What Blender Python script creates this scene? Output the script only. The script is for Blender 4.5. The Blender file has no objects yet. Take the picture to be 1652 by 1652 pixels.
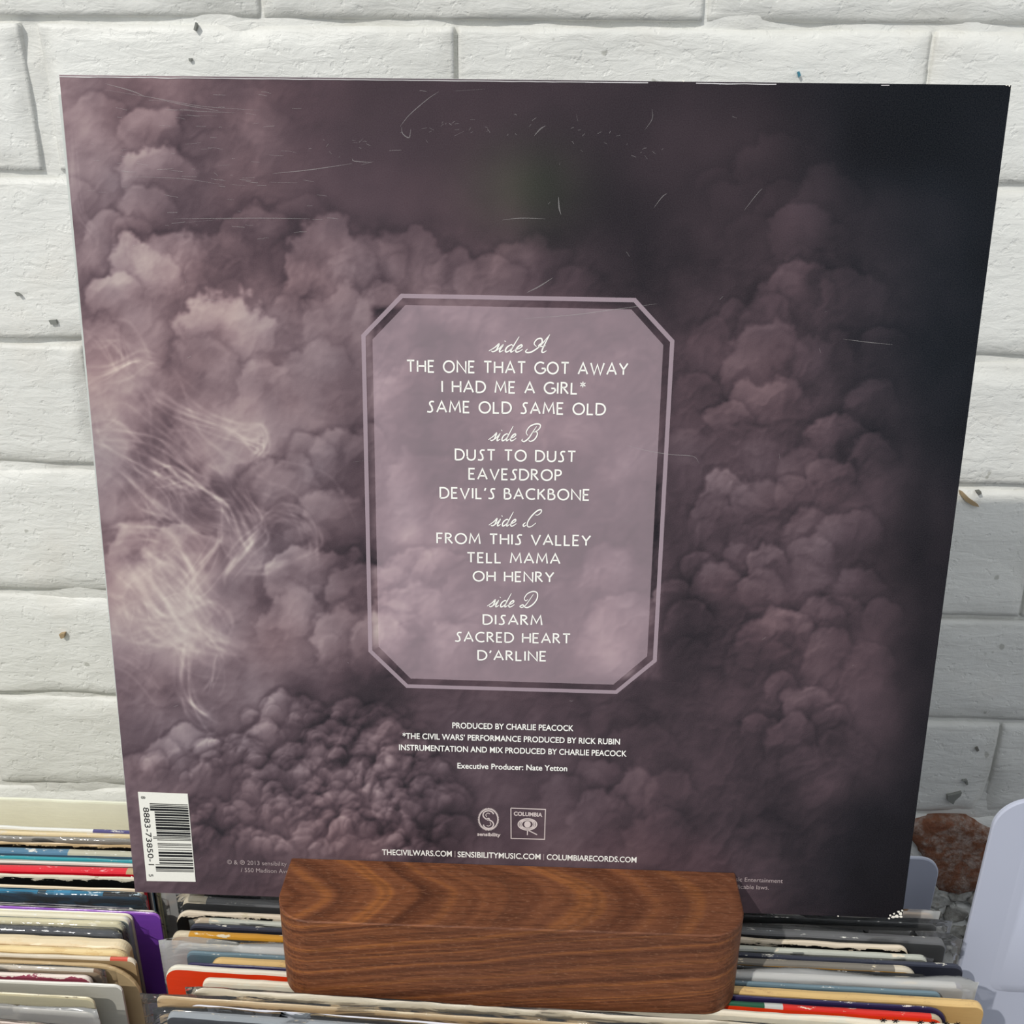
import bpy, bmesh, math, random
import numpy as np
from mathutils import Vector, Matrix
from mathutils import noise as mnoise
random.seed(7)
SC = bpy.context.scene
COL = SC.collection

# ------------------------------------------------------------------ camera
CW = np.array([0.0077, -0.3233, 0.3122])
MW = np.array([[0.9993017, 0.03608677, 0.00968798],
               [0.02301367, -0.39017862, -0.92045153],
               [-0.02943609, 0.92003173, -0.39073665]])
F = 1652.0
cd = bpy.data.cameras.new('camera'); cam = bpy.data.objects.new('camera', cd); COL.objects.link(cam)
cd.sensor_width = 36; cd.lens = 36; cd.clip_start = 0.01; cd.clip_end = 50
r, u, b = MW[0], -MW[1], -MW[2]
cam.matrix_world = Matrix(((r[0], u[0], b[0], CW[0]), (r[1], u[1], b[1], CW[1]), (r[2], u[2], b[2], CW[2]), (0, 0, 0, 1)))
SC.camera = cam

# ------------------------------------------------------------------ light
w = bpy.data.worlds.new('room_light'); SC.world = w; w.use_nodes = True
w.node_tree.nodes['Background'].inputs[0].default_value = (0.92, 0.955, 1.0, 1)
w.node_tree.nodes['Background'].inputs[1].default_value = 0.64

def lamp(name, loc, tgt, energy, radius, color, angle=70, blend=.4):
    l = bpy.data.lights.new(name, 'SPOT'); l.energy = energy; l.shadow_soft_size = radius
    l.color = color; l.spot_size = math.radians(angle); l.spot_blend = blend
    o = bpy.data.objects.new(name, l); COL.objects.link(o); o.location = loc
    o.rotation_euler = (Vector(tgt) - Vector(loc)).to_track_quat('-Z', 'Y').to_euler()
    return o
lamp('ceiling_spot', (-2.62, -3.25, 4.02), (0.05, .12, .05), 865, .036, (1.0, .965, .915), 40)
lamp('soft_second_light', (.35, -1.5, 2.6), (0.0, .1, .05), 18, .10, (.9, .94, 1.0))  # soft light added for the window sheen on the sleeve

vs = SC.view_settings
SC.display_settings.display_device = 'sRGB'
vs.view_transform = 'Standard'; vs.look = 'None'; vs.exposure = 0.0; vs.gamma = 1.0; vs.use_curve_mapping = False

# ------------------------------------------------------------------ photograph geometry -> world
def ray(x, y): return MW.T @ np.array([(x - 826) / F, (y - 826) / F, 1.0])
def onz(x, y, z): d = ray(x, y); return CW + d * (z - CW[2]) / d[2]
def ony(x, y, Y): d = ray(x, y); return CW + d * (Y - CW[1]) / d[1]
def pj(p): q = MW @ (np.asarray(p, float) - CW); return F * q[:2] / q[2] + 826
LEAN = math.radians(8); cL, sL = math.cos(LEAN), math.sin(LEAN)
def onsl(x, y):                       # a point of the leaning sleeve's face: (across, up) in metres
    d = ray(x, y); n = np.array([0, -cL, sL])       # face normal
    p = CW + d * (-(CW @ n) / (d @ n))
    return np.array([p[0], p[1] * sL + p[2] * cL])

# ------------------------------------------------------------------ helpers
def lin(c):
    return tuple(((v / 255) / 12.92 if v / 255 <= .04045 else ((v / 255 + .055) / 1.055) ** 2.4) for v in c[:3]) + (1,)
def link(name, me, mats=None, parent=None, loc=None, rot=None):
    o = bpy.data.objects.new(name, me); COL.objects.link(o)
    if mats and me:
        for m in (mats if isinstance(mats, (list, tuple)) else [mats]): me.materials.append(m)
    if parent: o.parent = parent
    if loc is not None: o.location = loc
    if rot is not None: o.rotation_euler = rot
    return o
def mesh(name, v, f, smooth=False, mi=None):
    me = bpy.data.meshes.new(name); me.from_pydata([tuple(map(float, p)) for p in v], [], f); me.update()
    if smooth: me.polygons.foreach_set('use_smooth', [True] * len(me.polygons))
    if mi is not None: me.polygons.foreach_set('material_index', mi)
    return me
def tag(o, label, cat, group=None):
    o['label'] = label; o['category'] = cat
    if group: o['group'] = group
    return o
class N:                                # a small node-tree writer
    def __init__(s, name):
        s.m = bpy.data.materials.new(name); s.m.use_nodes = True; s.t = s.m.node_tree
        s.b = s.t.nodes['Principled BSDF']; s.out = s.t.nodes['Material Output']
    def n(s, typ, **kw):
        x = s.t.nodes.new(typ)
        for k, v in kw.items():
            if k.startswith('i_'):
                key = k[2:]; key = int(key) if key.isdigit() else key.replace('_', ' ')
                if hasattr(v, 'is_output'): s.t.links.new(v, x.inputs[key])
                else: x.inputs[key].default_value = v
            else: setattr(x, k, v)
        return x
    def set(s, key, v):
        if hasattr(v, 'is_output'): s.t.links.new(v, s.b.inputs[key])
        else: s.b.inputs[key].default_value = v
    def math(s, op, a, b=0.0, c=None, clamp=False):
        x = s.t.nodes.new('ShaderNodeMath'); x.operation = op; x.use_clamp = clamp
        for i, v in enumerate([a, b] + ([c] if c is not None else [])):
            if hasattr(v, 'is_output'): s.t.links.new(v, x.inputs[i])
            else: x.inputs[i].default_value = v
        return x.outputs[0]
    def mix(s, f, a, b, typ='MIX'):
        x = s.t.nodes.new('ShaderNodeMix'); x.data_type = 'RGBA'; x.blend_type = typ
        for i, v in ((0, f), (6, a), (7, b)):
            if hasattr(v, 'is_output'): s.t.links.new(v, x.inputs[i])
            else: x.inputs[i].default_value = v
        return x.outputs[2]
    def ramp(s, f, stops, interp='LINEAR'):
        x = s.t.nodes.new('ShaderNodeValToRGB'); s.t.links.new(f, x.inputs[0]); e = x.color_ramp.elements
        x.color_ramp.interpolation = interp
        while len(e) < len(stops): e.new(.5)
        for i, (p, c) in enumerate(stops):
            e[i].position = p; e[i].color = c if len(c) == 4 else tuple(c) + (1,)
        return x.outputs[0]
    def coord(s, scale=(1, 1, 1), loc=(0, 0, 0), src='Object'):
        tc = s.n('ShaderNodeTexCoord'); mp = s.n('ShaderNodeMapping', i_Vector=tc.outputs[src])
        mp.inputs['Scale'].default_value = scale; mp.inputs['Location'].default_value = loc
        return mp.outputs[0]
    def noise(s, v, scale, detail=4, rough=.55, dist=0):
        return s.n('ShaderNodeTexNoise', i_Vector=v, i_Scale=scale, i_Detail=detail, i_Roughness=rough, i_Distortion=dist).outputs[0]
    def bump(s, h, strength, dist):
        x = s.n('ShaderNodeBump', i_Height=h, i_Strength=strength, i_Distance=dist)
        s.t.links.new(x.outputs[0], s.b.inputs['Normal'])
def flat(name, col, rough=.5, coat=0.0, spec=.5):
    k = N(name); v = k.coord()
    nz = k.noise(v, 900, 3)
    k.set('Base Color', k.mix(nz, lin([c * .96 for c in col]), lin([min(255, c * 1.03) for c in col])))
    k.set('Roughness', rough); k.set('Coat Weight', coat); k.set('Specular IOR Level', spec)
    return k.m

# ------------------------------------------------------------------ brick wall
WY = .252
def paint_mat():
    k = N('white_painted_brick')
    v = k.coord(src='Object')
    geo = k.n('ShaderNodeNewGeometry').outputs['Position']
    big = k.noise(geo, 9, 4); fine = k.noise(geo, 160, 6, .65)
    c = k.mix(big, lin((226, 226, 219)), lin((236, 237, 232)))
    mp = k.n('ShaderNodeMapping', i_Vector=geo); mp.inputs['Scale'].default_value = (1, 1, 3.2)
    streak = k.noise(mp.outputs[0], 55, 6, .6, .6)
    spots = k.noise(geo, 75, 2, .5); sm = k.ramp(spots, [(.0, (0, 0, 0)), (.735, (0, 0, 0)), (.76, (1, 1, 1)), (1, (1, 1, 1))])
    c = k.mix(k.math('MULTIPLY', sm, .55), c, lin((150, 150, 138)))
    st = k.noise(geo, 14, 3, .5); stm = k.ramp(st, [(0, (0, 0, 0)), (.62, (0, 0, 0)), (.75, (1, 1, 1)), (1, (1, 1, 1))])
    c = k.mix(k.math('MULTIPLY', stm, .25), c, lin((222, 214, 200)))
    at = k.n('ShaderNodeAttribute', attribute_name='joint_grey').outputs['Fac']
    dn = k.math('MULTIPLY', at, k.noise(geo, 60, 4))
    c = k.mix(k.math('MULTIPLY', dn, .8, clamp=True), c, lin((176, 172, 160)))
    k.set('Base Color', c); k.set('Roughness', .42); k.set('Specular IOR Level', .4)
    pit = k.ramp(k.noise(geo, 210, 3, .5), [(0, (0, 0, 0)), (.30, (0, 0, 0)), (.40, (1, 1, 1)), (1, (1, 1, 1))])
    h = k.math('ADD', k.math('MULTIPLY', streak, 1.0), k.math('MULTIPLY', fine, .45))
    h = k.math('ADD', h, k.math('MULTIPLY', pit, .25))
    k.bump(h, .55, .0017)
    return k.m
PAINT = paint_mat()
def fbm(x, y, z, o=4, s=1.0):
    v = 0; a = 1
    for i in range(o):
        v += a * mnoise.noise(Vector((x * s + 7.3 * i, y * s, z * s + 3.1 * i))); s *= 2.1; a *= .5
    return v
def lerp(a, b, t): return a + (b - a) * t
JZ = sorted([float(ony(0, y, WY)[2]) for y in (31, 280, 550, 750, 955, 1118, 1265)])
while JZ[0] > -.40: JZ.insert(0, JZ[0] - .077)
while JZ[-1] < .60: JZ.append(JZ[-1] + .077)
# mortar bed: one continuous relief sheet with thickness behind the bricks
X0, X1 = -.75, .85
def joint_grey(me, f):  # grey tone: patchy on the mortar, stronger towards the brick edges
    a = me.attributes.new('joint_grey', 'FLOAT', 'POINT'); a.data.foreach_set('value', f)
nx, nz = 330, 200
vv = []; ff = []
for j in range(nz + 1):
    for i in range(nx + 1):
        x = lerp(X0, X1, i / nx); z = lerp(JZ[0] - .02, JZ[-1] + .02, j / nz)
        vv.append((x, WY + .0016 + .0016 * fbm(x, 0, z * 2.5, 4, 26), z))
for j in range(nz):
    for i in range(nx):
        a = j * (nx + 1) + i; ff.append((a, a + 1, a + nx + 2, a + nx + 1))
nb = len(vv)
za, zb = JZ[0] - .02, JZ[-1] + .02
vv += [(X0, WY + .1, za), (X1, WY + .1, za), (X1, WY + .1, zb), (X0, WY + .1, zb)]
ff.append((nb, nb + 3, nb + 2, nb + 1))
ff.append(tuple(range(nb - nx - 1, nb)) + (nb + 2, nb + 3))
wall = link('wall_back', mesh('wall_back', vv, ff, True), PAINT); wall['kind'] = 'structure'
joint_grey(wall.data, [.7 * max(0, fbm(v[0], 3, v[2], 3, 18) + .25) for v in vv])

def brick(x0, x1, z0, z1, k):
    NX, NZ = 44, 18
    V = []; Fc = []; D = []
    m = .0042                                     # half joint
    tilt = random.uniform(-.0008, .0008)
    for j in range(NZ + 1):
        for i in range(NX + 1):
            s, t = i / NX, j / NZ
            # cluster rows and columns towards the edges
            s2 = .5 - .5 * math.cos(math.pi * s); t2 = .5 - .5 * math.cos(math.pi * t)
            s2 = lerp(s, s2, .8); t2 = lerp(t, t2, .6)
            x = lerp(x0, x1, s2); z = lerp(z0, z1, t2)
            d = min(x - x0, x1 - x, z - z0, z1 - z)
            d += .0042 * fbm(x, k * 3.1, z, 4, 22)
            e = min(1, max(0, (d + .001) / .013)); e = e * e * (3 - 2 * e)
            ed = math.exp(-((d - .008) / .004) ** 2)
            fl_ = min(1, max(.15, .55 + 1.5 * fbm(x, 5, z, 2, 9)))
            y = WY - .0020 + .0042 * (1 - e) * fl_ - .0012 * ed * max(0, fbm(x, k, z, 3, 45) + .2)
            y += .0011 * fbm(x, k * 1.7, z * 1.8, 4, 18) + tilt * (t2 - .5) * 2
            if i in (0, NX) or j in (0, NZ): y = WY + .012
            V.append((x, y, z)); D.append(max(0, .5 * (1 - e)))
    for j in range(NZ):
        for i in range(NX):
            a = j * (NX + 1) + i; Fc.append((a, a + 1, a + NX + 2, a + NX + 1))
    o = link('brick', mesh('brick', V, Fc, True), PAINT, wall); joint_grey(o.data, D)
    return o
BW = .2265
for ri in range(len(JZ) - 1):
    z0, z1 = JZ[ri], JZ[ri + 1]
    par = (ri - JZ.index(min(JZ, key=lambda q: abs(q - .2612)))) % 2
    xs = -.259 - 3 * BW + (0 if par == 0 else BW / 2 + .004)
    k = 0
    while xs < X1:
        wd = BW + random.uniform(-.004, .004)
        if par == 0 and abs(xs + .259) < .03: xs = -.259; wd = .217
        elif par == 0 and abs(xs + .042) < .03: xs = -.042; wd = .2413
        if xs + wd > X0 + .05 and xs < X1 - .05 and z1 > -.33 and z0 < .52 and xs > X0:
            brick(xs, min(xs + wd, X1), z0, z1, ri * 17 + k)
        xs += wd; k += 1

# bare red brick where the paint has come off, and broken grey masonry under it
def bare_mat():
    k = N('bare_red_brick'); v = k.coord(src='Object')
    a = k.noise(v, 75, 6, .7, .4); bq = k.noise(v, 160, 4, .6)
    c = k.ramp(a, [(.30, lin((112, 62, 44))), (.42, lin((140, 90, 66))), (.49, lin((140, 116, 102))), (.57, lin((170, 154, 144))), (.70, lin((140, 92, 64)))])
    c = k.mix(k.ramp(bq, [(.4, (0, 0, 0)), (.62, (1, 1, 1))]), c, lin((124, 80, 56)))
    k.set('Base Color', c); k.set('Roughness', .9); k.bump(k.math('ADD', a, bq), .7, .003); return k.m
def rubble_mat():
    k = N('broken_grey_masonry'); v = k.coord(src='Object'); a = k.noise(v, 50, 6, .65)
    c = k.ramp(a, [(.3, lin((96, 92, 84))), (.5, lin((158, 156, 148))), (.62, lin((196, 196, 190))), (.75, lin((140, 120, 88)))])
    k.set('Base Color', c); k.set('Roughness', .85); k.bump(a, .8, .004); return k.m
BARE, RUB = bare_mat(), rubble_mat()
def blob_slab(name, outline, y, th, mat, seed, jag=.0008):
    pts = []
    n = len(outline)
    for i in range(n):                             # subdivide and roughen the outline
        a, bb = np.array(outline[i]), np.array(outline[(i + 1) % n])
        for q in range(4):
            p = a + (bb - a) * q / 4
            pts.append(p + jag * np.array([mnoise.noise(Vector((i * 3.3 + q, seed, 0))), mnoise.noise(Vector((i * 3.3 + q, seed, 9)))]))
    c = np.mean(pts, 0); V = []; Fc = []; m = len(pts)
    rings = [(1, th), (1.0, .25 * th), (.94, 0), (.7, 0), (.4, 0)]
    for ri, (s, dy) in enumerate(rings):
        for p in pts:
            q = c + (p - c) * s
            V.append((q[0], y + dy + (.0012 * fbm(q[0], seed, q[1], 3, 90) if ri > 1 else 0), q[1]))
    V.append((c[0], y, c[1]))
    for ri in range(len(rings) - 1):
        for i in range(m):
            j = (i + 1) % m; Fc.append((ri * m + i, ri * m + j, (ri + 1) * m + j, (ri + 1) * m + i))
    for i in range(m): Fc.append((4 * m + i, 4 * m + (i + 1) % m, 5 * m))
    return link(name, mesh(name, V, Fc, True), mat, wall)
def wpx(l, Y): return [(float(ony(x, y, Y)[0]), float(ony(x, y, Y)[2])) for x, y in l]
YB = WY - .0045
blob_slab('bare_brick_patch', wpx([(1468, 1328), (1500, 1322), (1562, 1322), (1590, 1336), (1625, 1350), (1660, 1380), (1655, 1440), (1600, 1436), (1545, 1446), (1514, 1440), (1502, 1412), (1489, 1386), (1478, 1366), (1467, 1352)], YB), YB, .012, BARE, 3)
random.seed(11)
for i, (cx, cy, rx, ry) in enumerate([(1520, 1462, 24, 12), (1552, 1452, 20, 12), (1588, 1460, 22, 15), (1508, 1486, 18, 13), (1545, 1484, 22, 14), (1582, 1492, 22, 14),
                                      (1508, 1512, 22, 12), (1548, 1512, 24, 13), (1590, 1522, 24, 14), (1515, 1536, 24, 12), (1556, 1540, 24, 12), (1500, 1440, 16, 10)]):
    ol = []
    for q in range(6):
        a = (q + random.uniform(-.25, .25)) / 6 * 2 * math.pi; rr = random.uniform(.85, 1.25)
        ol.append((cx + rx * rr * math.cos(a), cy - ry * rr * math.sin(a)))
    blob_slab('stone', wpx(ol, YB - .003), YB + .0015 - random.uniform(0, .003), .009, RUB, 20 + i, .0022)
# small chips in the paint
CH = {'tan': flat('tan_chip', (168, 146, 112), .8), 'grey': flat('grey_chip', (132, 134, 128), .8), 'blue': flat('blue_fleck', (58, 128, 150), .6), 'dark': flat('dark_chip', (112, 112, 104), .8)}
def chip(pts, c, off=.0040):
    P = wpx(pts, WY - off); V = [(x, WY - off, z) for x, z in P] + [(x, WY - off + .0035, z) for x, z in P]; n = len(P)
    link('paint_chip', mesh('paint_chip', V, [tuple(range(n))] + [(i, (i + 1) % n, n + (i + 1) % n, n + i) for i in range(n)]), CH[c], wall)
chip([(1550, 793), (1556, 796), (1566, 806), (1578, 814), (1580, 818), (1570, 816), (1558, 809), (1551, 800)], 'tan')
chip([(1576, 794), (1583, 793), (1584, 797), (1579, 799)], 'dark')
chip([(1529, 1284), (1540, 1282), (1552, 1279), (1550, 1284), (1541, 1292), (1538, 1298), (1529, 1292)], 'grey')
chip([(1553, 1260), (1561, 1259), (1562, 1266), (1559, 1267), (1558, 1262)], 'grey')
chip([(1574, 1208), (1578, 1206), (1580, 1211), (1576, 1213)], 'dark')
chip([(1287, 116), (1290, 115), (1292, 121), (1289, 125)], 'blue')
chip([(304, 94), (309, 94), (309, 98), (305, 99)], 'grey')
chip([(23, 472), (27, 473), (33, 477), (28, 478)], 'grey')
chip([(78, 517), (90, 516), (92, 523), (82, 524)], 'grey')
chip([(95, 1024), (104, 1022), (103, 1029), (98, 1031)], 'tan')
chip([(312, 48), (315, 36), (317, 40), (315, 50)], 'grey')

# ------------------------------------------------------------------ floor of the bins and the floor of the shop recess
SH = N('dark_shelf'); vq = SH.coord(); SH.set('Base Color', SH.mix(SH.noise(vq, 30), lin((44, 40, 38)), lin((66, 58, 52)))); SH.set('Roughness', .7)
def box(x0, x1, y0, y1, z0, z1):
    V = [(x, y, z) for z in (z0, z1) for y in (y0, y1) for x in (x0, x1)]
    return V, [(0, 2, 3, 1), (4, 5, 7, 6), (0, 1, 5, 4), (2, 6, 7, 3), (0, 4, 6, 2), (1, 3, 7, 5)]
FLZ = -.336
fl = link('floor', mesh('floor', *box(-.75, .85, -.5, WY + .05, FLZ - .03, FLZ)), SH.m); fl['kind'] = 'structure'

# ------------------------------------------------------------------ record covers
MATC = {}
def cover_mat(face, wear, wc, rough=.38, streak=.25):
    key = (face, wear, wc, rough)
    if key in MATC: return MATC[key]
    k = N('printed_card'); tc = k.n('ShaderNodeTexCoord').outputs['Object']
    oi = k.n('ShaderNodeObjectInfo').outputs['Random']
    off = k.n('ShaderNodeCombineXYZ', i_X=k.math('MULTIPLY', oi, 13.0), i_Y=oi).outputs[0]
    vv = k.n('ShaderNodeVectorMath', operation='ADD'); k.t.links.new(tc, vv.inputs[0]); k.t.links.new(off, vv.inputs[1]); v = vv.outputs[0]
    td = k.n('ShaderNodeAttribute', attribute_name='td').outputs['Fac']
    mp = k.n('ShaderNodeMapping', i_Vector=v); mp.inputs['Scale'].default_value = (1, 2.5, 2.5)
    n1 = k.noise(mp.outputs[0], 110, 5, .7)
    n2 = k.noise(v, 22, 3)
    base = k.mix(n2, lin([c * .90 for c in face]), lin([min(255, c * 1.06) for c in face]))
    mp2 = k.n('ShaderNodeMapping', i_Vector=v); mp2.inputs['Scale'].default_value = (.12, 6, 6)
    base = k.mix(k.math('MULTIPLY', k.noise(mp2.outputs[0], 120, 3), streak), base, lin([c * .72 for c in face]))
    # wear shows where noise beats the distance from the worn edge
    thr = .40 if wear >= .0012 else .585
    lim = k.math('MULTIPLY', k.math('SUBTRACT', n1, thr), wear * (8 if thr < .5 else 10))
    f = k.math('MULTIPLY', k.math('SUBTRACT', lim, td), 6000.0, clamp=True)
    k.set('Base Color', k.mix(f, base, lin(wc)))
    k.set('Roughness', rough); k.bump(n1, .25, .0006)
    MATC[key] = k.m; return k.m
def plastic(name, haze, tint=(235, 238, 240), rough=.07, sc=70):
    k = N(name); v = k.coord(scale=(.35, 1, 1))
    k.t.nodes.remove(k.b)
    bp = k.n('ShaderNodeBump', i_Height=k.noise(v, sc, 3, .5, .8), i_Strength=.6, i_Distance=.004)
    tr = k.n('ShaderNodeBsdfTransparent'); gl = k.n('ShaderNodeBsdfGlossy', i_Roughness=rough)
    k.t.links.new(bp.outputs[0], gl.inputs['Normal'])
    df = k.n('ShaderNodeBsdfDiffuse', i_Color=lin(tint))
    fr = k.n('ShaderNodeFresnel', i_IOR=1.27); k.t.links.new(bp.outputs[0], fr.inputs['Normal'])
    m1 = k.n('ShaderNodeMixShader'); m1.inputs[0].default_value = haze
    k.t.links.new(tr.outputs[0], m1.inputs[1]); k.t.links.new(df.outputs[0], m1.inputs[2])
    m2 = k.n('ShaderNodeMixShader'); k.t.links.new(fr.outputs[0], m2.inputs[0])
    k.t.links.new(m1.outputs[0], m2.inputs[1]); k.t.links.new(gl.outputs[0], m2.inputs[2])
    k.t.links.new(m2.outputs[0], k.out.inputs[0]); return k.m
CLEAR = plastic('clear_plastic', .05); HAZY = plastic('hazy_plastic', .42, (225, 226, 224), .16)
LASTY = {}
def ends(P1, P2, xl, xr):
    d = P2 - P1; out = []
    for X in (xl, xr):
        lo, hi = -3.0, 4.0
        for _ in range(50):
            m = (lo + hi) / 2
            if pj(P1 + d * m)[0] < X: lo = m
            else: hi = m
        out.append(P1 + d * lo)
    return out
def sheet_box(w, t, hl, hr, segs, rc=(.003, .003), jit=.00025, seed=0, bottom=0.0, cols=96):
    """an upright card box: front face, rounded worn top edge, back face. segs: material index by fraction"""
    V = []; Fc = []; MI = []; TD = []
    h0 = bottom
    SL = sorted(set([rc[0] * (1 - math.cos(q * math.pi / 14)) / w for q in range(8)] + [1 - rc[1] * (1 - math.cos(q * math.pi / 14)) / w for q in range(8)] +
                    [lerp(rc[0] / w, 1 - rc[1] / w, q / 84) for q in range(1, 84)])); cols = len(SL) - 1
    for i in range(cols + 1):
        s = SL[i]; x = (s - .5) * w
        dl, dr = x + w / 2, w / 2 - x
        hh = lerp(hl, hr, s)
        for d, rr in ((dl, rc[0]), (dr, rc[1])):
            if d < rr: hh -= rr - math.sqrt(max(0, rr * rr - (rr - d) ** 2))
        j1 = jit * fbm(x, seed, 0, 3, 60); j2 = jit * fbm(x, seed + 5, 0, 3, 60)
        pr = [(0, h0, 1), (0 + .3 * j1, hh - .012, .012), (j1 * .5, hh - .0045, .0045), (j1, hh - .0009, .0009), (.12 * t + j1, hh - .0001 + j2, 0), (.5 * t, hh + .0002 + j2, 0), (.88 * t, hh - .0001 + j2, 0), (t - .3 * j1, hh - .0009, .0009), (t, hh - .012, .012), (t, h0, 1)]
        for y, z, td in pr: V.append((x, y, z)); TD.append(td)
    n = 10
    for i in range(cols):
        s = (SL[i] + SL[i + 1]) / 2
        mt = 1
        for a, bb, m_ in segs:
            if a <= s < bb: mt = m_
        for q in range(n - 1):
            a = i * n + q; Fc.append((a, a + n, a + n + 1, a + 1)); MI.append(mt if 3 <= q <= 6 else 0)
        a = i * n; Fc.append((a, a + n - 1, a + 2 * n - 1, a + n)); MI.append(0)
    Fc.append(tuple(range(n))[::1]); MI.append(0)
    a = cols * n; Fc.append(tuple(range(a + n - 1, a - 1, -1))); MI.append(0)
    me = mesh('cover', V, Fc, False, MI)
    at = me.attributes.new('td', 'FLOAT', 'POINT'); at.data.foreach_set('value', TD)
    return me
def shell(w, t, hl, hr, amp, seed, wl=.02, lip=.004, bottom=0.0, cols=110):
    """a clear outer sleeve: front and back film joined at the sides, wavy open top"""
    V = []; Fc = []; prof = 6
    for i in range(cols + 1):
        s = i / cols; x = (s - .5) * w; hh = lerp(hl, hr, s)
        edge = min(1, min(s, 1 - s) * w / .004)
        wv = amp * fbm(x, seed, 0, 3, 1 / wl * .6); wv2 = amp * fbm(x, seed + 9, 1, 3, 1 / wl)
        top = hh + lip * (.6 + .5 * mnoise.noise(Vector((x * 35, seed, 4)))) 
        b_ = t * edge
        for y, z in ((-.0004 * edge, bottom), (-.0004 * edge, hh - .02), (-.0005 * edge, hh - .002), (-.0003 + wv * .7, top),
                     (b_ + .0002 + wv2 * .4, top - .0012), (b_ + .0003, hh - .006), (b_ + .0003, bottom)):
            V.append((x, y, z))
    n = 7
    for i in range(cols):
        for q in (0, 1, 2, 4, 5):
            a = i * n + q; Fc.append((a, a + n, a + n + 1, a + 1))
        # film folded over the top on part of the run
        if mnoise.noise(Vector((i * .09, seed, 2))) > -.25:
            a = i * n + 3; Fc.append((a, a + n, a + n + 1, a + 1))
    for a in (0, cols * n): Fc.append(tuple(range(a, a + n)))
    return mesh('outer_sleeve', V, Fc, True)

def record(ref, yb, yf, xl, xr, face, edge, label, group, z=-.022, wear=(.0008, (226, 214, 190)), segs=(), plast=None, rough=.38,
           rc=(.003, .003), zr=None, lip=.004, name='record_cover', cat='record', jit=.00025, gap=.0002, bin_='r', pw=(0, 0), amp=.0008):
    """ref = two photo columns; yb / yf = photo rows of the back and front top edge in those columns"""
    zr = z if zr is None else zr
    A = onz(ref[0], yf[0], z); B = onz(ref[1], yf[1], zr)
    Ab = onz(ref[0], yb[0], z); Bb = onz(ref[1], yb[1], zr)
    if xl is None:
        R_ = ends(A, B, 0, xr)[1]; d = (B - A) / np.linalg.norm(B - A); L_ = R_ - d * .3135
    else: L_, R_ = ends(A, B, xl, xr)
    t = max(.0012, float(min((Ab - A)[1], (Bb - B)[1])) - gap)
    w_ = float(np.linalg.norm((R_ - L_)[:2])); yaw = math.atan2((R_ - L_)[1], (R_ - L_)[0])
    # keep clear of the cover behind
    key = bin_; last = LASTY.get(key)
    cen = (L_ + R_) / 2
    def Yat(X): return cen[1] + math.tan(yaw) * (X - cen[0]) + t
    if last:
        lx0, ly0, lx1, ly1 = last
        av = min((ly0 + (ly1 - ly0) * (X - lx0) / (lx1 - lx0)) - (Yat(X) - t) for X in (min(L_[0], lx0), max(R_[0], lx1), L_[0], R_[0])) - .0002
        if plast is not None: av -= .0006
        t2 = min(t, av); push = 0
        if t2 < .0009: push = .0009 - t2; t2 = .0009
        t = t2; cen = cen - np.array([0, push, 0])
    fr = t + (.0007 if plast is not None else 0)
    LASTY[key] = (L_[0], Yat(L_[0]) - fr, R_[0], Yat(R_[0]) - fr)
    W_ = [(0, 1, 1)]; mats = [cover_mat(tuple(face), wear[0] * 1.0, tuple(wear[1]), rough), cover_mat(tuple(edge), wear[0], tuple(wear[1]), rough)]
    sg = []
    for a, bb, c in segs:
        PA, PB = ends(A, B, a, bb)
        fa = (PA[0] - L_[0]) / (R_[0] - L_[0]); fb = (PB[0] - L_[0]) / (R_[0] - L_[0])
        mats.append(cover_mat(tuple(c), wear[0], tuple(wear[1]), rough)); sg.append((fa, fb, len(mats) - 1))
    zl_ = float(lerp(z, zr, (L_[0] - A[0]) / (B[0] - A[0]))) if zr != z else z
    zr_ = float(lerp(z, zr, (R_[0] - A[0]) / (B[0] - A[0]))) if zr != z else z
    me = sheet_box(w_, t, zl_ - FLZ, zr_ - FLZ, sg, rc, jit, random.random() * 50)
    o = link(name, me, mats, None, (cen[0], cen[1], FLZ), (0, 0, yaw))
    tag(o, label, cat, group)
    if plast is not None:
        me2 = shell(w_ + .004 + pw[0] + pw[1], t, zl_ - FLZ, zr_ - FLZ, amp, random.random() * 50, lip=lip)
        p = link('outer_sleeve', me2, plast, o, ((pw[1] - pw[0]) / 2, 0, 0))
    return o
RR = (440, 1190)
GR = 'records in the right hand bin'
CREAM = (224, 212, 188); WHT = (232, 230, 220)
def br(c): return tuple(min(250, v * 1.06) for v in c)
def rr(yb, yf, xl, xr, face, edge, label, **kw):
    face, edge = br(face), br(edge); return record(RR, yb, yf, xl, xr, face, edge, label, GR, **kw)
# back to front, right-hand bin
rr((1419, 1456), (1424, 1461), 262, 1508, (150, 120, 92), (186, 150, 112), 'tan cardboard record sleeve at the back of the right bin below the big sleeve corner', plast=HAZY, z=-.019)
rr((1432, 1467), (1441, 1476), 290, 1512, (10, 10, 12), (14, 14, 16), 'black glossy record in clear plastic directly under the big smoke sleeve', plast=CLEAR, pw=(0, .004), wear=(.0003, WHT))
rr((1450, 1491), (1462, 1504), 293, 1527, (12, 12, 14), (84, 84, 86), 'black record with grey top edge in clear plastic reaching the pale divider', plast=CLEAR, pw=(0, .004), segs=((293, 336, (206, 194, 168)),), wear=(.0003, WHT))
rr((1473, 1510), (1480, 1517), 283, 1467, (10, 10, 10), (205, 192, 165), 'black record cover with a ragged cream worn top edge', wear=(.0016, (222, 208, 186)), rc=(.006, .004), jit=.0005)
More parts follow.
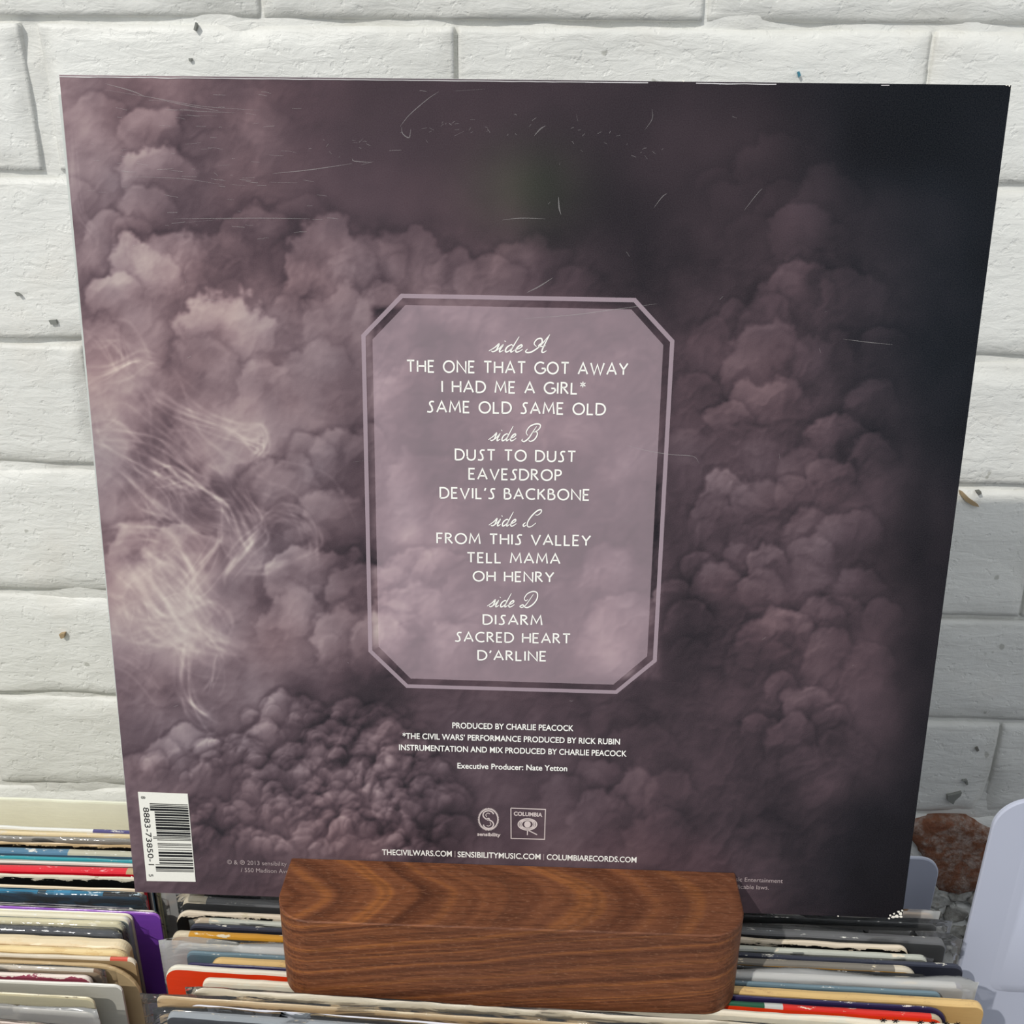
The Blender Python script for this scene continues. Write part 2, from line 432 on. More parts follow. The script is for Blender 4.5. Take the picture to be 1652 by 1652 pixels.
rr((1484, 1522), (1492, 1531), 312, 1498, (110, 112, 102), (186, 188, 176), 'grey record cover with a whitish shiny top edge between the ragged black and navy ones', plast=CLEAR, lip=.001, segs=((312, 332, (200, 182, 156)),))
rr((1493, 1532), (1501, 1541), 305, 1556, (34, 36, 46), (52, 55, 68), 'dark navy record cover with scuffed white specks, its corner touching the tall pale divider', wear=(.0006, (228, 224, 210)), rc=(.003, .004))
rr((1502, 1542), (1516, 1553), 275, 1483, (186, 134, 38), (196, 140, 40), 'mustard yellow record cover with a cream worn edge, left of the wood block', wear=(.0007, (222, 208, 180)), rc=(.004, .006), segs=((275, 300, (214, 200, 172)), (1000, 1440, (132, 126, 116)), (1440, 1483, (210, 200, 180))))
rr((1518, 1555), (1524, 1561), 330, 1498, (12, 12, 12), (20, 20, 20), 'thin black record cover with white scuffs, just in front of the mustard yellow one', wear=(.0006, (236, 232, 222)))
rr((1525, 1562), (1536, 1574), 276, 1556, (168, 164, 158), (196, 194, 188), 'pale grey record in a loose hazy plastic bag with a crumpled right end', plast=HAZY, pw=(.003, .003), lip=.005, amp=.0014, rc=(.006, .003), segs=((1545, 1570, (70, 60, 96)),))
rr((1538, 1577), (1545, 1586), 300, 1520, (92, 112, 122), (104, 126, 136), 'thin blue grey record cover inside the hazy plastic group, right of the wood block', plast=None, wear=(.0003, WHT))
rr((1546, 1588), (1558, 1601), 337, 1590, (186, 152, 98), (216, 182, 122), 'tan kraft record cover with rounded ends and a plain tan edge', wear=(.0003, (196, 160, 110)), rc=(.005, .004))
rr((1559, 1602), (1563, 1608), 300, 1531, (42, 36, 70), (46, 40, 78), 'thin dark violet record cover with white specks in front of the tan kraft one', wear=(.0007, (236, 230, 220)), rc=(.003, .008))
rr((1564, 1609), (1572, 1621), 265, 1525, (226, 62, 20), (236, 226, 208), 'orange red record cover with a chipped cream corner, left of the wood block', wear=(.0005, (232, 220, 196)), rc=(.006, .005), segs=((1165, 1228, (34, 92, 66)), (1228, 1270, (205, 206, 200)), (1271, 1500, (226, 48, 36)), (1500, 1525, (190, 176, 150))))
rr((1581, 1623), (1590, 1637), 325, 1588, (228, 222, 204), (232, 226, 208), 'cream worn record cover with rough fibres along its top, right under the wood block front', wear=(.0012, (238, 228, 206)), z=-.0221, jit=.0004)
rr((1593, 1638), (1601, 1649), 308, 1592, (222, 212, 188), (226, 216, 194), 'cream record cover with torn peeling top edge covering the foot of the wood block', wear=(.001, (240, 230, 208)), z=-.0145, zr=-.0213, jit=.0009, rc=(.006, .004), plast=CLEAR, lip=.002, amp=.0012)
rr((1604, 1652), (1612, 1662), 255, 1600, (196, 166, 120), (206, 182, 142), 'brown paper record sleeve inside wavy clear plastic at the front of the right bin', z=-.017, zr=-.023, wear=(.0009, (226, 208, 172)), plast=CLEAR, lip=.004, amp=.0022, pw=(.004, .001))
rr((1618, 1670), (1630, 1684), 298, 1600, (196, 196, 206), (222, 222, 232), 'lavender white record cover behind the front clear sleeve', z=-.018, zr=-.022, wear=(.0003, WHT), rc=(.006, .004))
rr((1636, 1688), (1650, 1704), 268, 1600, (40, 44, 52), (150, 156, 160), 'dark record in a shiny clear sleeve, frontmost of the right bin', z=-.019, zr=-.022, plast=CLEAR, lip=.005, amp=.002, pw=(.003, 0))

# left-hand bin, back to front
RL = (0, 200); GL = 'records in the left hand bin'
def rl(yb, yf, xr, face, edge, label, **kw):
    face, edge = br(face), br(edge); return record(RL, yb, yf, None, xr, face, edge, label, GL, bin_='l', **kw)
zb = float(ony(100, 1288, .083)[2])
rl((1284, 1292), (1288, 1296), 268, (238, 231, 210), (244, 238, 210), 'tall cream record cover standing above the others at the back of the left bin', z=zb, wear=(.0001, CREAM), rough=.3)
rl((1330, 1337), (1335, 1343), 232, (232, 220, 186), (238, 236, 224), 'white edged record cover with a violet plastic glint painted at its right', segs=((155, 232, (92, 88, 140)),), wear=(.0003, WHT), rough=.25)  # violet stretch of the edge is a plastic glint put in as colour
rl((1337, 1344), (1344, 1350), 236, (216, 196, 156), (226, 206, 164), 'plain pale tan record cover second from the tall cream one')
rl((1345, 1351), (1351, 1356), 236, (150, 140, 126), (150, 146, 138), 'grey record cover in shiny plastic near the back of the left bin', plast=CLEAR, lip=.0015)
rl((1352, 1358), (1358, 1364), 238, (18, 14, 10), (208, 178, 134), 'black record cover with a ragged tan worn edge near the back of the left bin', wear=(.0014, (214, 184, 140)), jit=.0005)
rl((1364, 1371), (1374, 1380), 232, (70, 96, 116), (84, 124, 150), 'steel blue record cover with a cream scuffed right half', segs=((107, 232, (196, 192, 170)),), wear=(.0006, (224, 222, 212)))
rl((1375, 1382), (1383, 1390), 234, (216, 212, 200), (50, 150, 160), 'teal edged record cover directly behind the bright red one', wear=(.0003, WHT))
rl((1386, 1392), (1390, 1396), 234, (108, 96, 92), (222, 218, 206), 'thin off white record cover sandwiched between teal and red', wear=(.0002, WHT))
rl((1391, 1398), (1403, 1408), 226, (200, 16, 34), (224, 30, 48), 'bright red glossy record cover', segs=((200, 226, (196, 172, 130)),), wear=(.0002, (240, 200, 200)), rough=.22)
rl((1404, 1410), (1412, 1418), 226, (16, 15, 14), (216, 208, 186), 'black record cover with a ragged cream edge, just in front of the bright red one', segs=((135, 226, (176, 160, 130)),), wear=(.0016, (220, 212, 190)), jit=.0006)
rl((1425, 1432), (1429, 1436), 230, (26, 84, 116), (226, 206, 176), 'thin cream edged record cover in front of the ragged black one', wear=(.0003, CREAM))
rl((1430, 1437), (1438, 1444), 229, (20, 60, 84), (38, 116, 150), 'blue patterned record cover in plastic with a black right end', segs=((163, 229, (26, 26, 26)), (55, 76, (18, 60, 76)), (90, 110, (60, 140, 180))), wear=(.0007, (200, 220, 228)), plast=CLEAR, lip=.001, rough=.2)
rl((1439, 1447), (1448, 1457), 221, (26, 24, 34), (40, 38, 54), 'dark indigo record cover with white scuffs and a white corner, behind the purple one', segs=((212, 221, (232, 228, 214)),), wear=(.0006, (232, 232, 236)))
rl((1443, 1452), (1450, 1459), 259, (58, 60, 50), (70, 70, 60), 'dark olive record cover peeping out just behind the purple one', wear=(.0008, (190, 186, 168)))
rl((1451, 1461), (1458, 1467), 259, (112, 62, 160), (150, 92, 190), 'large purple record cover standing out at the right end of the left bin', wear=(.0004, (214, 190, 226)), rough=.3)
rl((1459, 1468), (1466, 1474), 213, (200, 192, 170), (232, 224, 200), 'ivory record cover directly in front of the purple one', wear=(.0003, WHT))
rl((1467, 1475), (1475, 1483), 206, (150, 160, 160), (230, 222, 198), 'second ivory record cover in front of the purple one, a little shorter at the right', wear=(.0003, WHT))
rl((1476, 1484), (1486, 1494), 196, (150, 148, 130), (206, 198, 164), 'yellowish cream record cover in clear plastic behind the glossy black one', plast=CLEAR, lip=.001, wear=(.0006, (226, 220, 196)))
rl((1488, 1496), (1501, 1509), 190, (26, 28, 32), (52, 54, 60), 'black record in crinkled glossy plastic in the left bin', plast=CLEAR, lip=.002, amp=.0012, wear=(.0004, WHT))
rl((1504, 1511), (1520, 1528), 203, (196, 166, 124), (222, 202, 164), 'thick tan record box with soft worn corners in the left bin, rear half', wear=(.0012, (230, 212, 176)), rc=(.004, .005), jit=.0006)
rl((1522, 1529), (1532, 1540), 202, (206, 176, 124), (230, 204, 152), 'yellowish tan record cover with a curled corner in front of the thick tan box', wear=(.0010, (226, 196, 140)), rc=(.004, .005), jit=.0006)
rl((1535, 1541), (1541, 1548), 217, (160, 136, 100), (218, 206, 184), 'cream edged record cover with a short red mark at its right end', segs=((170, 206, (222, 96, 76)),), wear=(.0006, (232, 220, 198)))
rl((1542, 1549), (1552, 1560), 219, (178, 156, 120), (190, 164, 122), 'brown kraft record cover with its broad face showing low in the left bin', wear=(.0003, (206, 184, 146)), rc=(.004, .016))
rl((1554, 1562), (1560, 1568), 162, (150, 128, 100), (198, 188, 172), 'record cover in glinting plastic with a frayed brown right end', plast=CLEAR, lip=.002, amp=.0012, segs=((146, 164, (120, 86, 52)),), z=-.021)
rl((1563, 1571), (1573, 1580), 145, (140, 60, 78), (150, 68, 88), 'maroon record cover with a flaking white edge in the left bin', wear=(.0012, (232, 218, 206)))
rl((1575, 1582), (1583, 1591), 195, (172, 170, 160), (224, 222, 212), 'white record cover with a pale grey face showing at the right, lower left bin', wear=(.0004, WHT), rc=(.004, .003))
rl((1591, 1601), (1599, 1610), 152, (190, 184, 158), (214, 204, 170), 'cream record cover with dark nicks near the front of the left bin', wear=(.0006, (140, 126, 96)))
rl((1601, 1614), (1614, 1628), 156, (150, 144, 134), (170, 164, 150), 'grey beige record in a crumpled clear bag near the front of the left bin', plast=HAZY, lip=.005, amp=.0022)
rl((1617, 1632), (1629, 1646), 150, (182, 158, 144), (190, 170, 156), 'pinkish beige record in clear plastic behind the frontmost of the left bin', plast=CLEAR, lip=.003, amp=.0015)
rl((1633, 1650), (1652, 1670), 128, (44, 60, 74), (78, 98, 112), 'dark blue record in shiny clear plastic, frontmost of the left bin', plast=CLEAR, lip=.005, amp=.002)

# ------------------------------------------------------------------ pale plastic dividers
LAV = N('pale_lavender_plastic'); vl = LAV.coord()
LAV.set('Base Color', LAV.mix(LAV.noise(vl, 12, 2), lin((178, 183, 199)), lin((186, 190, 205)))); LAV.set('Roughness', .45)
def divider(name, L, Rr, zt, Y, rad, label, lean=0.0, ridge=None):
    V = []; T = .0022; pts = [(L, FLZ), (Rr, FLZ)]
    for cx, a0 in ((Rr - rad, 0), (L + rad, 90)):
        for q in range(13):
            a = math.radians(a0 + q * 7.5); pts.append((cx + rad * math.cos(a), zt - rad + rad * math.sin(a)))
    n = len(pts); bev = .0005; c = ((L + Rr) / 2, (zt + FLZ) / 2)
    for ins, y in ((bev, 0), (0, bev), (0, T - bev), (bev, T)):
        for x, z in pts:
            x2 = x + (ins if x < c[0] else -ins); z2 = z + (ins if z < c[1] else -ins)
            V.append((x2 - c[0], y, z2 - FLZ))
    Fc = [tuple(range(n)), tuple(range(4 * n - 1, 3 * n - 1, -1))]
    for rI in range(3):
        for i in range(n): j = (i + 1) % n; Fc.append((rI * n + i, rI * n + j, (rI + 1) * n + j, (rI + 1) * n + i))
    o = link(name, mesh(name, V, Fc, False), LAV.m, None, (c[0], Y, FLZ), (-lean, 0, 0)); tag(o, label, 'divider')
    if ridge:
        x0, x1, z0, z1 = ridge; rr_ = .006; P = []
        for cx, cz, a0 in ((x1 - rr_, z1 - rr_, 0), (x0 + rr_, z1 - rr_, 90), (x0 + rr_, z0 + rr_, 180), (x1 - rr_, z0 + rr_, 270)):
            for q in range(7):
                a = math.radians(a0 + q * 15); P.append((cx + rr_ * math.cos(a) - c[0], cz + rr_ * math.sin(a) - FLZ))
        m = len(P); mc = np.mean(P, 0)
        V = [(x, .0002, z) for x, z in P] + [(mc[0] + (x - mc[0]) * .97, -.0005, mc[1] + (z - mc[1]) * .99) for x, z in P]
        link('raised_panel', mesh('raised_panel', V, [tuple(range(m, 2 * m))] + [(i, (i + 1) % m, m + (i + 1) % m, m + i) for i in range(m)], True), LAV.m, o)
    return o
Yd = .0165
pL = ony(1550, 1548, Yd); pT = ony(1640, 1291, Yd); pA = ony(1578, 1400, Yd)
rdg = (float(ony(1652, 1350, Yd)[0]), float(pL[0]) + .30, float(ony(1645, 1600, Yd)[2]), float(ony(1645, 1330, Yd)[2]))
divider('record_divider', float(pL[0]), float(pL[0]) + .33, float(pT[2]), Yd, .014, 'tall pale lavender plastic divider with rounded corner rising at the right edge', ridge=rdg)
Ys = .078
sR = ony(1510, 1430, Ys); sT = ony(1480, 1385, Ys); sLf = ony(269, 1455, Ys)
divider('record_divider', float(sLf[0]), float(sR[0]), float(sT[2]), Ys, .010, 'low pale lavender plastic divider peeping out behind the big dark sleeve')

# ------------------------------------------------------------------ walnut block
def walnut():
    k = N('walnut_wood'); tc = k.n('ShaderNodeTexCoord').outputs['Object']
    sp = k.n('ShaderNodeSeparateXYZ', i_Vector=tc); x, y, z = sp.outputs
    mpw = k.n('ShaderNodeMapping', i_Vector=tc); mpw.inputs['Scale'].default_value = (.42, .9, .9)
    wob = k.math('SUBTRACT', k.noise(mpw.outputs[0], 22, 2, .5), .5)
    wob2 = k.math('SUBTRACT', k.noise(mpw.outputs[0], 60, 2, .5), .5)
    yy = k.math('ADD', y, .021); yq = k.math('MULTIPLY', k.math('MULTIPLY', yy, yy), 2300.0)
    v = k.math('ADD', k.math('MULTIPLY', x, 44.0), yq)
    v = k.math('ADD', v, k.math('MULTIPLY', k.math('SUBTRACT', .0185, z), 330.0))
    v = k.math('ADD', v, k.math('MULTIPLY', wob, 3.0)); v = k.math('ADD', v, k.math('MULTIPLY', wob2, .35))
    cx = k.n('ShaderNodeCombineXYZ', i_X=v).outputs[0]
    band = k.noise(cx, 1.05, 2, .55)
    tri = k.math('FRACT', k.math('MULTIPLY', v, .62))
    line = k.ramp(tri, [(0, (1, 1, 1)), (.10, (.25, .25, .25)), (.35, (0, 0, 0)), (.93, (0, 0, 0)), (1, (1, 1, 1))])
    c = k.ramp(band, [(.28, lin((78, 44, 28))), (.42, lin((104, 60, 37))), (.52, lin((130, 79, 50))), (.62, lin((160, 99, 54))), (.75, lin((116, 70, 44)))])
    c = k.mix(k.math('MULTIPLY', line, .38), c, lin((50, 30, 26)))
    big = k.noise(tc, 14, 2)
    c = k.mix(k.ramp(big, [(.35, (0, 0, 0)), (.7, (1, 1, 1))]), c, k.mix(.5, c, lin((98, 64, 50))))
    mp = k.n('ShaderNodeMapping', i_Vector=tc); mp.inputs['Scale'].default_value = (.07, 1, 1)
    g = k.noise(mp.outputs[0], 1100, 4, .7)
    c = k.mix(k.ramp(g, [(.40, (1, 1, 1)), (.52, (0, 0, 0))]), c, k.mix(.42, c, lin((54, 30, 20))))
    mp3 = k.n('ShaderNodeMapping', i_Vector=tc); mp3.inputs['Scale'].default_value = (.3, 1, 1)
    g2 = k.noise(mp3.outputs[0], 1500, 3, .6)
    c = k.mix(k.ramp(g2, [(.55, (0, 0, 0)), (.75, (.35, .35, .35))]), c, lin((170, 124, 96)))
    k.set('Base Color', c); k.set('Roughness', .5); k.set('Specular IOR Level', .2)
    k.bump(g, .35, .0005); return k.m
WAL = walnut()
bx0, bx1, by0, by1, bz0, bz1 = -.0912, .0886, -.0312, .036, -.0222, .0185
rad = .0145
def rrect(ins):
    P = []
    x0, x1, y0, y1 = bx0 + ins, bx1 - ins, by0 + ins, by1 - ins; r_ = rad - ins
    for cx, cy, a0 in ((x1 - r_, y1 - r_, 0), (x0 + r_, y1 - r_, 90), (x0 + r_, y0 + r_, 180), (x1 - r_, y0 + r_, 270)):
        for q in range(13):
            a = math.radians(a0 + q * 7.5); P.append((cx + r_ * math.cos(a), cy + r_ * math.sin(a)))
    return P
V = []; Fc = []
lv = [(.0006, bz0), (0, bz0 + .0006), (0, bz1 - .0005), (.0005, bz1)]
for ins, z in lv: V += [(x, y, z) for x, y in rrect(ins)]
n = 52
Fc.append(tuple(range(n - 1, -1, -1))); Fc.append(tuple(range(3 * n, 4 * n)))
for k_ in range(3):
    for i in range(n): j = (i + 1) % n; Fc.append((k_ * n + i, k_ * n + j, (k_ + 1) * n + j, (k_ + 1) * n + i))
blk = link('wooden_record_stand', mesh('wooden_record_stand', V, Fc), WAL)
# cut the leaning slot
TS = .0048
cv, cf = box(-.2, .2, -.0004, TS + .0006, -.0004, .08)
cut = bpy.data.objects.new('slot_cutter', mesh('slot_cutter', [(x, y * cL + z * sL, -y * sL + z * cL) for x, y, z in cv], cf)); COL.objects.link(cut)
bm_ = blk.modifiers.new('slot', 'BOOLEAN'); bm_.operation = 'DIFFERENCE'; bm_.object = cut; bm_.solver = 'EXACT'
bpy.context.view_layer.update()
me2 = bpy.data.meshes.new_from_object(blk.evaluated_get(bpy.context.evaluated_depsgraph_get()))
blk.modifiers.clear(); blk.data = me2; bpy.data.objects.remove(cut)
tag(blk, 'walnut wood block stand with rounded corners holding the dark square sleeve', 'stand')

# ------------------------------------------------------------------ printed smoke picture, computed as colour on the sleeve's own grid
def art():
    W = 826; yy, xx = np.mgrid[0:W, 0:W].astype(np.float32); yy = yy * 2; xx = xx * 2
    rng = np.random.default_rng(5)
    def vnoise(cell, seed, sx=1.0, sy=1.0):
        g = np.random.default_rng(seed).random((int(1700 / cell * sy) + 4, int(1700 / cell * sx) + 4)).astype(np.float32)
        x = xx / cell * sx; y = yy / cell * sy
        xi = x.astype(int); yi = y.astype(int); fx = x - xi; fy = y - yi
        fx = fx * fx * (3 - 2 * fx); fy = fy * fy * (3 - 2 * fy)
        a = g[yi, xi] * (1 - fx) + g[yi, xi + 1] * fx; b_ = g[yi + 1, xi] * (1 - fx) + g[yi + 1, xi + 1] * fx
        return a * (1 - fy) + b_ * fy - .5
    def fb(cell, seed, o=4, gain=.5):
        v = 0; a = 1
        for i in range(o): v = v + a * vnoise(cell / 2.03 ** i, seed + i); a *= gain
        return v
    wx, wy = fb(90, 1), fb(90, 21); fx_, fy_ = fb(34, 41, 4, .62), fb(34, 61, 4, .62)
    def worley(cell, seed, x, y):
        g = np.random.default_rng(seed).random((int(2100 / cell) + 6, int(2100 / cell) + 6, 2)).astype(np.float32)
        x = (x + 120) / cell; y = (y + 120) / cell; xi = np.floor(x).astype(int); yi = np.floor(y).astype(int); best = np.zeros(x.shape, np.float32)
        for dy in (-1, 0, 1):
            for dx in (-1, 0, 1):
                a = np.clip(yi + dy, 0, g.shape[0] - 1); b_ = np.clip(xi + dx, 0, g.shape[1] - 1)
                q = g[a, b_]; best = best + np.exp(-9 * ((xi + dx + q[..., 0] - x) ** 2 + (yi + dy + q[..., 1] - y) ** 2))
        return 1 - np.clip(-np.log(best + 1e-4) / 9, -.1, 1)
    G = np.array([
        [128, 110, 100, 88, 74, 66, 64, 64, 62, 56, 54, 48, 42, 36, 33, 35],
        [122, 128, 92, 104, 78, 68, 66, 66, 56, 52, 58, 60, 48, 34, 33, 36],
        [112, 122, 92, 80, 82, 78, 76, 73, 54, 46, 52, 62, 66, 50, 44, 37],
        [110, 138, 130, 116, 122, 118, 112, 100, 74, 52, 52, 62, 70, 58, 42, 36],
        [125, 132, 118, 134, 118, 116, 98, 94, 82, 78, 76, 84, 78, 56, 40, 36],
        [135, 128, 118, 134, 116, 98, 88, 86, 80, 82, 80, 84, 80, 66, 42, 34],
        [128, 128, 124, 126, 108, 80, 88, 88, 86, 88, 78, 86, 84, 80, 46, 34],
        [120, 165, 160, 118, 100, 74, 96, 92, 86, 88, 68, 84, 88, 64, 42, 32],
        [112, 150, 150, 120, 124, 118, 112, 106, 84, 96, 60, 82, 90, 78, 42, 28],
        [92, 96, 112, 104, 84, 58, 74, 78, 72, 68, 60, 66, 78, 72, 40, 26],
        [86, 96, 98, 94, 90, 96, 78, 82, 86, 80, 66, 58, 70, 60, 38, 25],
        [82, 92, 84, 92, 106, 98, 70, 86, 88, 84, 72, 62, 48, 38, 30, 24],
        [76, 82, 76, 78, 82, 80, 76, 74, 72, 70, 76, 66, 46, 32, 26, 22]], np.float32)
    G = np.where(G < 46, G * np.clip(G / 46, .72, 1), G)
    gx = np.clip((xx + 14 * wx - 100) / 100, 0, 14.999); gy = np.clip((yy + 14 * wy - 130) / 110, 0, 11.999)
    xi = gx.astype(int); yi = gy.astype(int); f1 = gx - xi; f2 = gy - yi; f1 = f1 * f1 * (3 - 2 * f1); f2 = f2 * f2 * (3 - 2 * f2)
    L = (G[yi, xi] * (1 - f1) + G[yi, xi + 1] * f1) * (1 - f2) + (G[yi + 1, xi] * (1 - f1) + G[yi + 1, xi + 1] * f1) * f2
    D = np.ones_like(L)
    # soft cloud heads: (x, y, radius, strength)
    B = [(400, 215, 95, .5), (350, 265, 55, .5), (455, 190, 70, .4), (250, 220, 58, 1), (262, 290, 62, 1), (235, 345, 45, .8), (150, 210, 60, .7), (170, 390, 45, .8), (215, 395, 45, .6), (120, 330, 40, .6),
         (470, 395, 75, .7), (395, 400, 66, .8), (340, 440, 75, .8), (280, 450, 82, 1), (228, 470, 80, 1), (182, 478, 44, 1), (160, 560, 50, .6),
         (855, 440, 66, .8), (930, 480, 50, .6), (790, 462, 55, .8), (735, 440, 42, .8), (665, 440, 66, .9), (585, 455, 72, .9), (520, 440, 80, 1), (555, 545, 80, .7), (470, 540, 66, .6), (620, 520, 60, .6), (380, 560, 88, 1), (330, 600, 55, .7), (430, 640, 60, .6), (520, 610, 60, .5),
         (550, 735, 52, .9), (500, 745, 45, .7), (590, 720, 40, .7), (470, 800, 60, .7), (545, 830, 55, .8), (430, 790, 45, .6), (395, 860, 55, .6), (500, 880, 45, .6),
         (225, 905, 70, 1), (290, 900, 60, 1), (205, 960, 60, .6), (520, 970, 95, 1), (600, 970, 72, 1), (470, 1010, 66, .8), (560, 1050, 66, .8), (650, 930, 50, .8), (620, 1060, 60, .7),
         (705, 610, 66, .5), (760, 700, 72, .5), (690, 790, 66, .6), (770, 850, 78, .5), (700, 940, 60, .7), (660, 1000, 66, .7), (760, 960, 50, .5), (1000, 640, 80, .5), (930, 720, 60, .4), (1030, 830, 60, .5), (985, 930, 66, .7), (1010, 1010, 60, .6), (850, 1065, 66, .5), (730, 1060, 60, .5),
         (1170, 300, 45, .6), (1205, 330, 55, .6), (1255, 265, 62, .7), (1270, 330, 48, .6), (1335, 335, 62, .8), (1310, 385, 62, .9), (1220, 380, 45, .5), (1400, 380, 50, .4),
         (1330, 470, 55, .5), (1285, 490, 62, 1), (1235, 525, 45, .8), (1185, 510, 28, .9), (1370, 500, 60, .7), (1430, 560, 40, .7), (1150, 560, 50, .6), (1245, 590, 74, .8), (1330, 600, 60, .6), (1130, 640, 50, .6), (1250, 655, 66, .9), (1180, 680, 40, .9), (1205, 740, 60, .5), (1120, 740, 50, .5),
         (1410, 655, 46, .8), (1355, 715, 55, 1), (1405, 735, 42, .9), (1345, 775, 45, .9), (1300, 760, 40, .6), (1180, 825, 60, 1), (1235, 820, 50, .8), (1150, 850, 45, .7), (1305, 860, 42, .8), (1285, 800, 36, .7), (1370, 880, 55, .8), (1320, 900, 40, .7), (1245, 920, 40, 1), (1200, 905, 30, .9), (1130, 920, 34, .9), (1165, 965, 55, 1), (1230, 960, 45, .8), (1385, 960, 50, .8), (1350, 1000, 40, .8), (1310, 1020, 50, .9), (1250, 1040, 60, 1), (1420, 1000, 34, .7), (1330, 1070, 50, .7), (1210, 1080, 50, .6), (1110, 1015, 45, .9), (1085, 970, 38, .8), (1110, 1060, 30, .6), (1400, 1090, 55, .6),
         (1255, 1120, 32, .9), (1300, 1150, 50, .9), (1340, 1180, 40, .7), (1225, 1190, 36, .9), (1275, 1200, 48, .9), (1300, 1240, 40, .6), (1370, 1230, 50, .5), (1200, 1310, 60, .5), (1240, 1370, 60, .5),
         (900, 1170, 50, .5), (850, 1210, 45, .4), (1000, 1180, 50, .5), (1040, 1230, 60, .6), (960, 1270, 55, .7), (905, 1300, 50, .6), (1020, 1290, 50, .8), (1080, 1290, 45, .6), (960, 1320, 55, .8), (1060, 1360, 60, .5),
         (450, 1175, 50, 1), (420, 1200, 34, 1), (490, 1160, 34, .9), (560, 1160, 36, 1), (610, 1165, 32, .9), (590, 1185, 36, .8), (530, 1205, 38, 1), (500, 1240, 36, .8), (460, 1235, 34, .9), (310, 1215, 46, 1), (345, 1225, 40, .8), (260, 1235, 40, .9), (225, 1250, 34, .7),
         (625, 1215, 50, 1), (585, 1225, 36, .9), (670, 1235, 42, 1), (700, 1270, 40, .9), (640, 1260, 36, .9), (515, 1255, 46, 1), (560, 1275, 46, 1), (480, 1280, 44, 1), (430, 1270, 34, 1), (600, 1300, 44, 1), (545, 1310, 40, 1), (500, 1320, 40, .9), (640, 1310, 44, 1), (690, 1320, 44, 1), (730, 1300, 36, .9), (455, 1310, 34, .9), (410, 1300, 36, .9), (380, 1330, 38, .8), (330, 1330, 44, .7), (290, 1340, 44, .6),
         (660, 1350, 36, .8), (735, 1350, 36, .8), (570, 1365, 46, 1), (620, 1375, 36, .8), (415, 1375, 42, 1), (455, 1380, 34, .8), (350, 1400, 50, .5), (520, 1345, 28, .8), (280, 1420, 50, .5)]
    zones = [(460, 1190, 80, 60, 40), (600, 1190, 80, 50, 36), (560, 1270, 170, 70, 130), (650, 1270, 90, 70, 60), (330, 1230, 90, 40, 34), (400, 1330, 130, 50, 60), (620, 1350, 130, 40, 60), (580, 1000, 110, 90, 16),
             (1180, 830, 90, 50, 26), (1240, 920, 90, 50, 30), (1330, 1030, 90, 80, 34), (1230, 1050, 70, 60, 22), (1290, 1170, 80, 60, 24), (1370, 740, 60, 80, 22), (1270, 500, 70, 80, 16), (1000, 1290, 90, 50, 14), (600, 440, 200, 50, 26), (300, 450, 110, 50, 18)]
    SB = []
    for zx, zy_, zrx, zry, n_ in zones:
        for _ in range(n_):
            a_ = rng.uniform(0, 2 * math.pi); q_ = math.sqrt(rng.uniform()); low_ = zy_ > 1100 and zx < 800
            SB.append((zx + zrx * q_ * math.cos(a_), zy_ + zry * q_ * math.sin(a_), rng.uniform(10, 25) if low_ else rng.uniform(16, 32), rng.uniform(.55, .95) if low_ else rng.uniform(.25, .5)))
    SB.sort(key=lambda b_: b_[1])
    for cx, cy, r_, st in B + SB:
        x0, x1 = max(0, int((cx - 2 * r_) / 2)), min(W, int((cx + 2 * r_) / 2)); y0, y1 = max(0, int((cy - 2 * r_) / 2)), min(W, int((cy + 2 * r_) / 2))
        s = np.s_[y0:y1, x0:x1]
        dx = (xx[s] - cx + r_ * .42 * wx[s] + r_ * .30 * fx_[s]) / r_; dy = (yy[s] - cy + r_ * .42 * wy[s] + r_ * .30 * fy_[s]) / r_
        q = np.sqrt(dx * dx + dy * dy)
        m = np.clip((1.06 - q) / .22, 0, 1); m = m * m * (3 - 2 * m)
        low = np.clip(.75 - .75 * (dy * .9 + dx * .25), .12, 1)           # heads are crisp on top and melt away below
        m = m * low * min(1, st)
        shade = 1 + st * (.17 * (-(dy * .8 + dx * .5)) + .04)
        occ = 1 - .15 * st * np.exp(-np.clip(q - 1, 0, 9) * 4.5) * np.clip(.65 - .6 * dy, 0, 1)
        kp = .35 if r_ > 33.5 else .86
        if r_ <= 33.5: occ = 1 + (occ - 1) * .55; shade = 1.012 + (shade - 1) * .85
        D[s] = (D[s] * occ) * (1 - m) + (kp * D[s] + 1 - kp) * shade * m
    # billows: small rounded lumps
    zw = xx + 9 * fx_ + 34 * wx; zy = yy + 9 * fy_ + 34 * wy
    H = 17 * worley(70, 3, zw, zy) + 13 * worley(33, 4, zw + 5 * fx_, zy + 5 * fy_) + 8.5 * worley(16, 6, zw + 4 * fx_, zy + 4 * fy_)
    gy_, gx_ = np.gradient(H); lit = -(gy_ * .8 + gx_ * .5)
    crisp = np.clip((yy - 1080) / 120, 0, 1) * np.clip((830 - xx) / 120, 0, 1)
    right = np.clip((xx - 1080) / 60, 0, 1) * np.clip((1420 - xx) / 100, 0, 1) * np.clip((yy - 560) / 100, 0, 1)
    top = np.clip((430 - yy) / 90, 0, 1) * np.clip((xx - 420) / 150, 0, 1)
    amp = (.022 + .016 * crisp + .014 * right) * (1 - .85 * top) * np.clip((1520 - xx) / 150, .1, 1)
    D = D * (1 + np.tanh(lit * .55) * amp * 2.0) * (1 + .0034 * (H - 20) * (.35 + .4 * crisp + .3 * right) * (1 - .8 * top))
    D = D * (1 + .17 * fb(70, 91, 4, .5) * (1 - .5 * top))
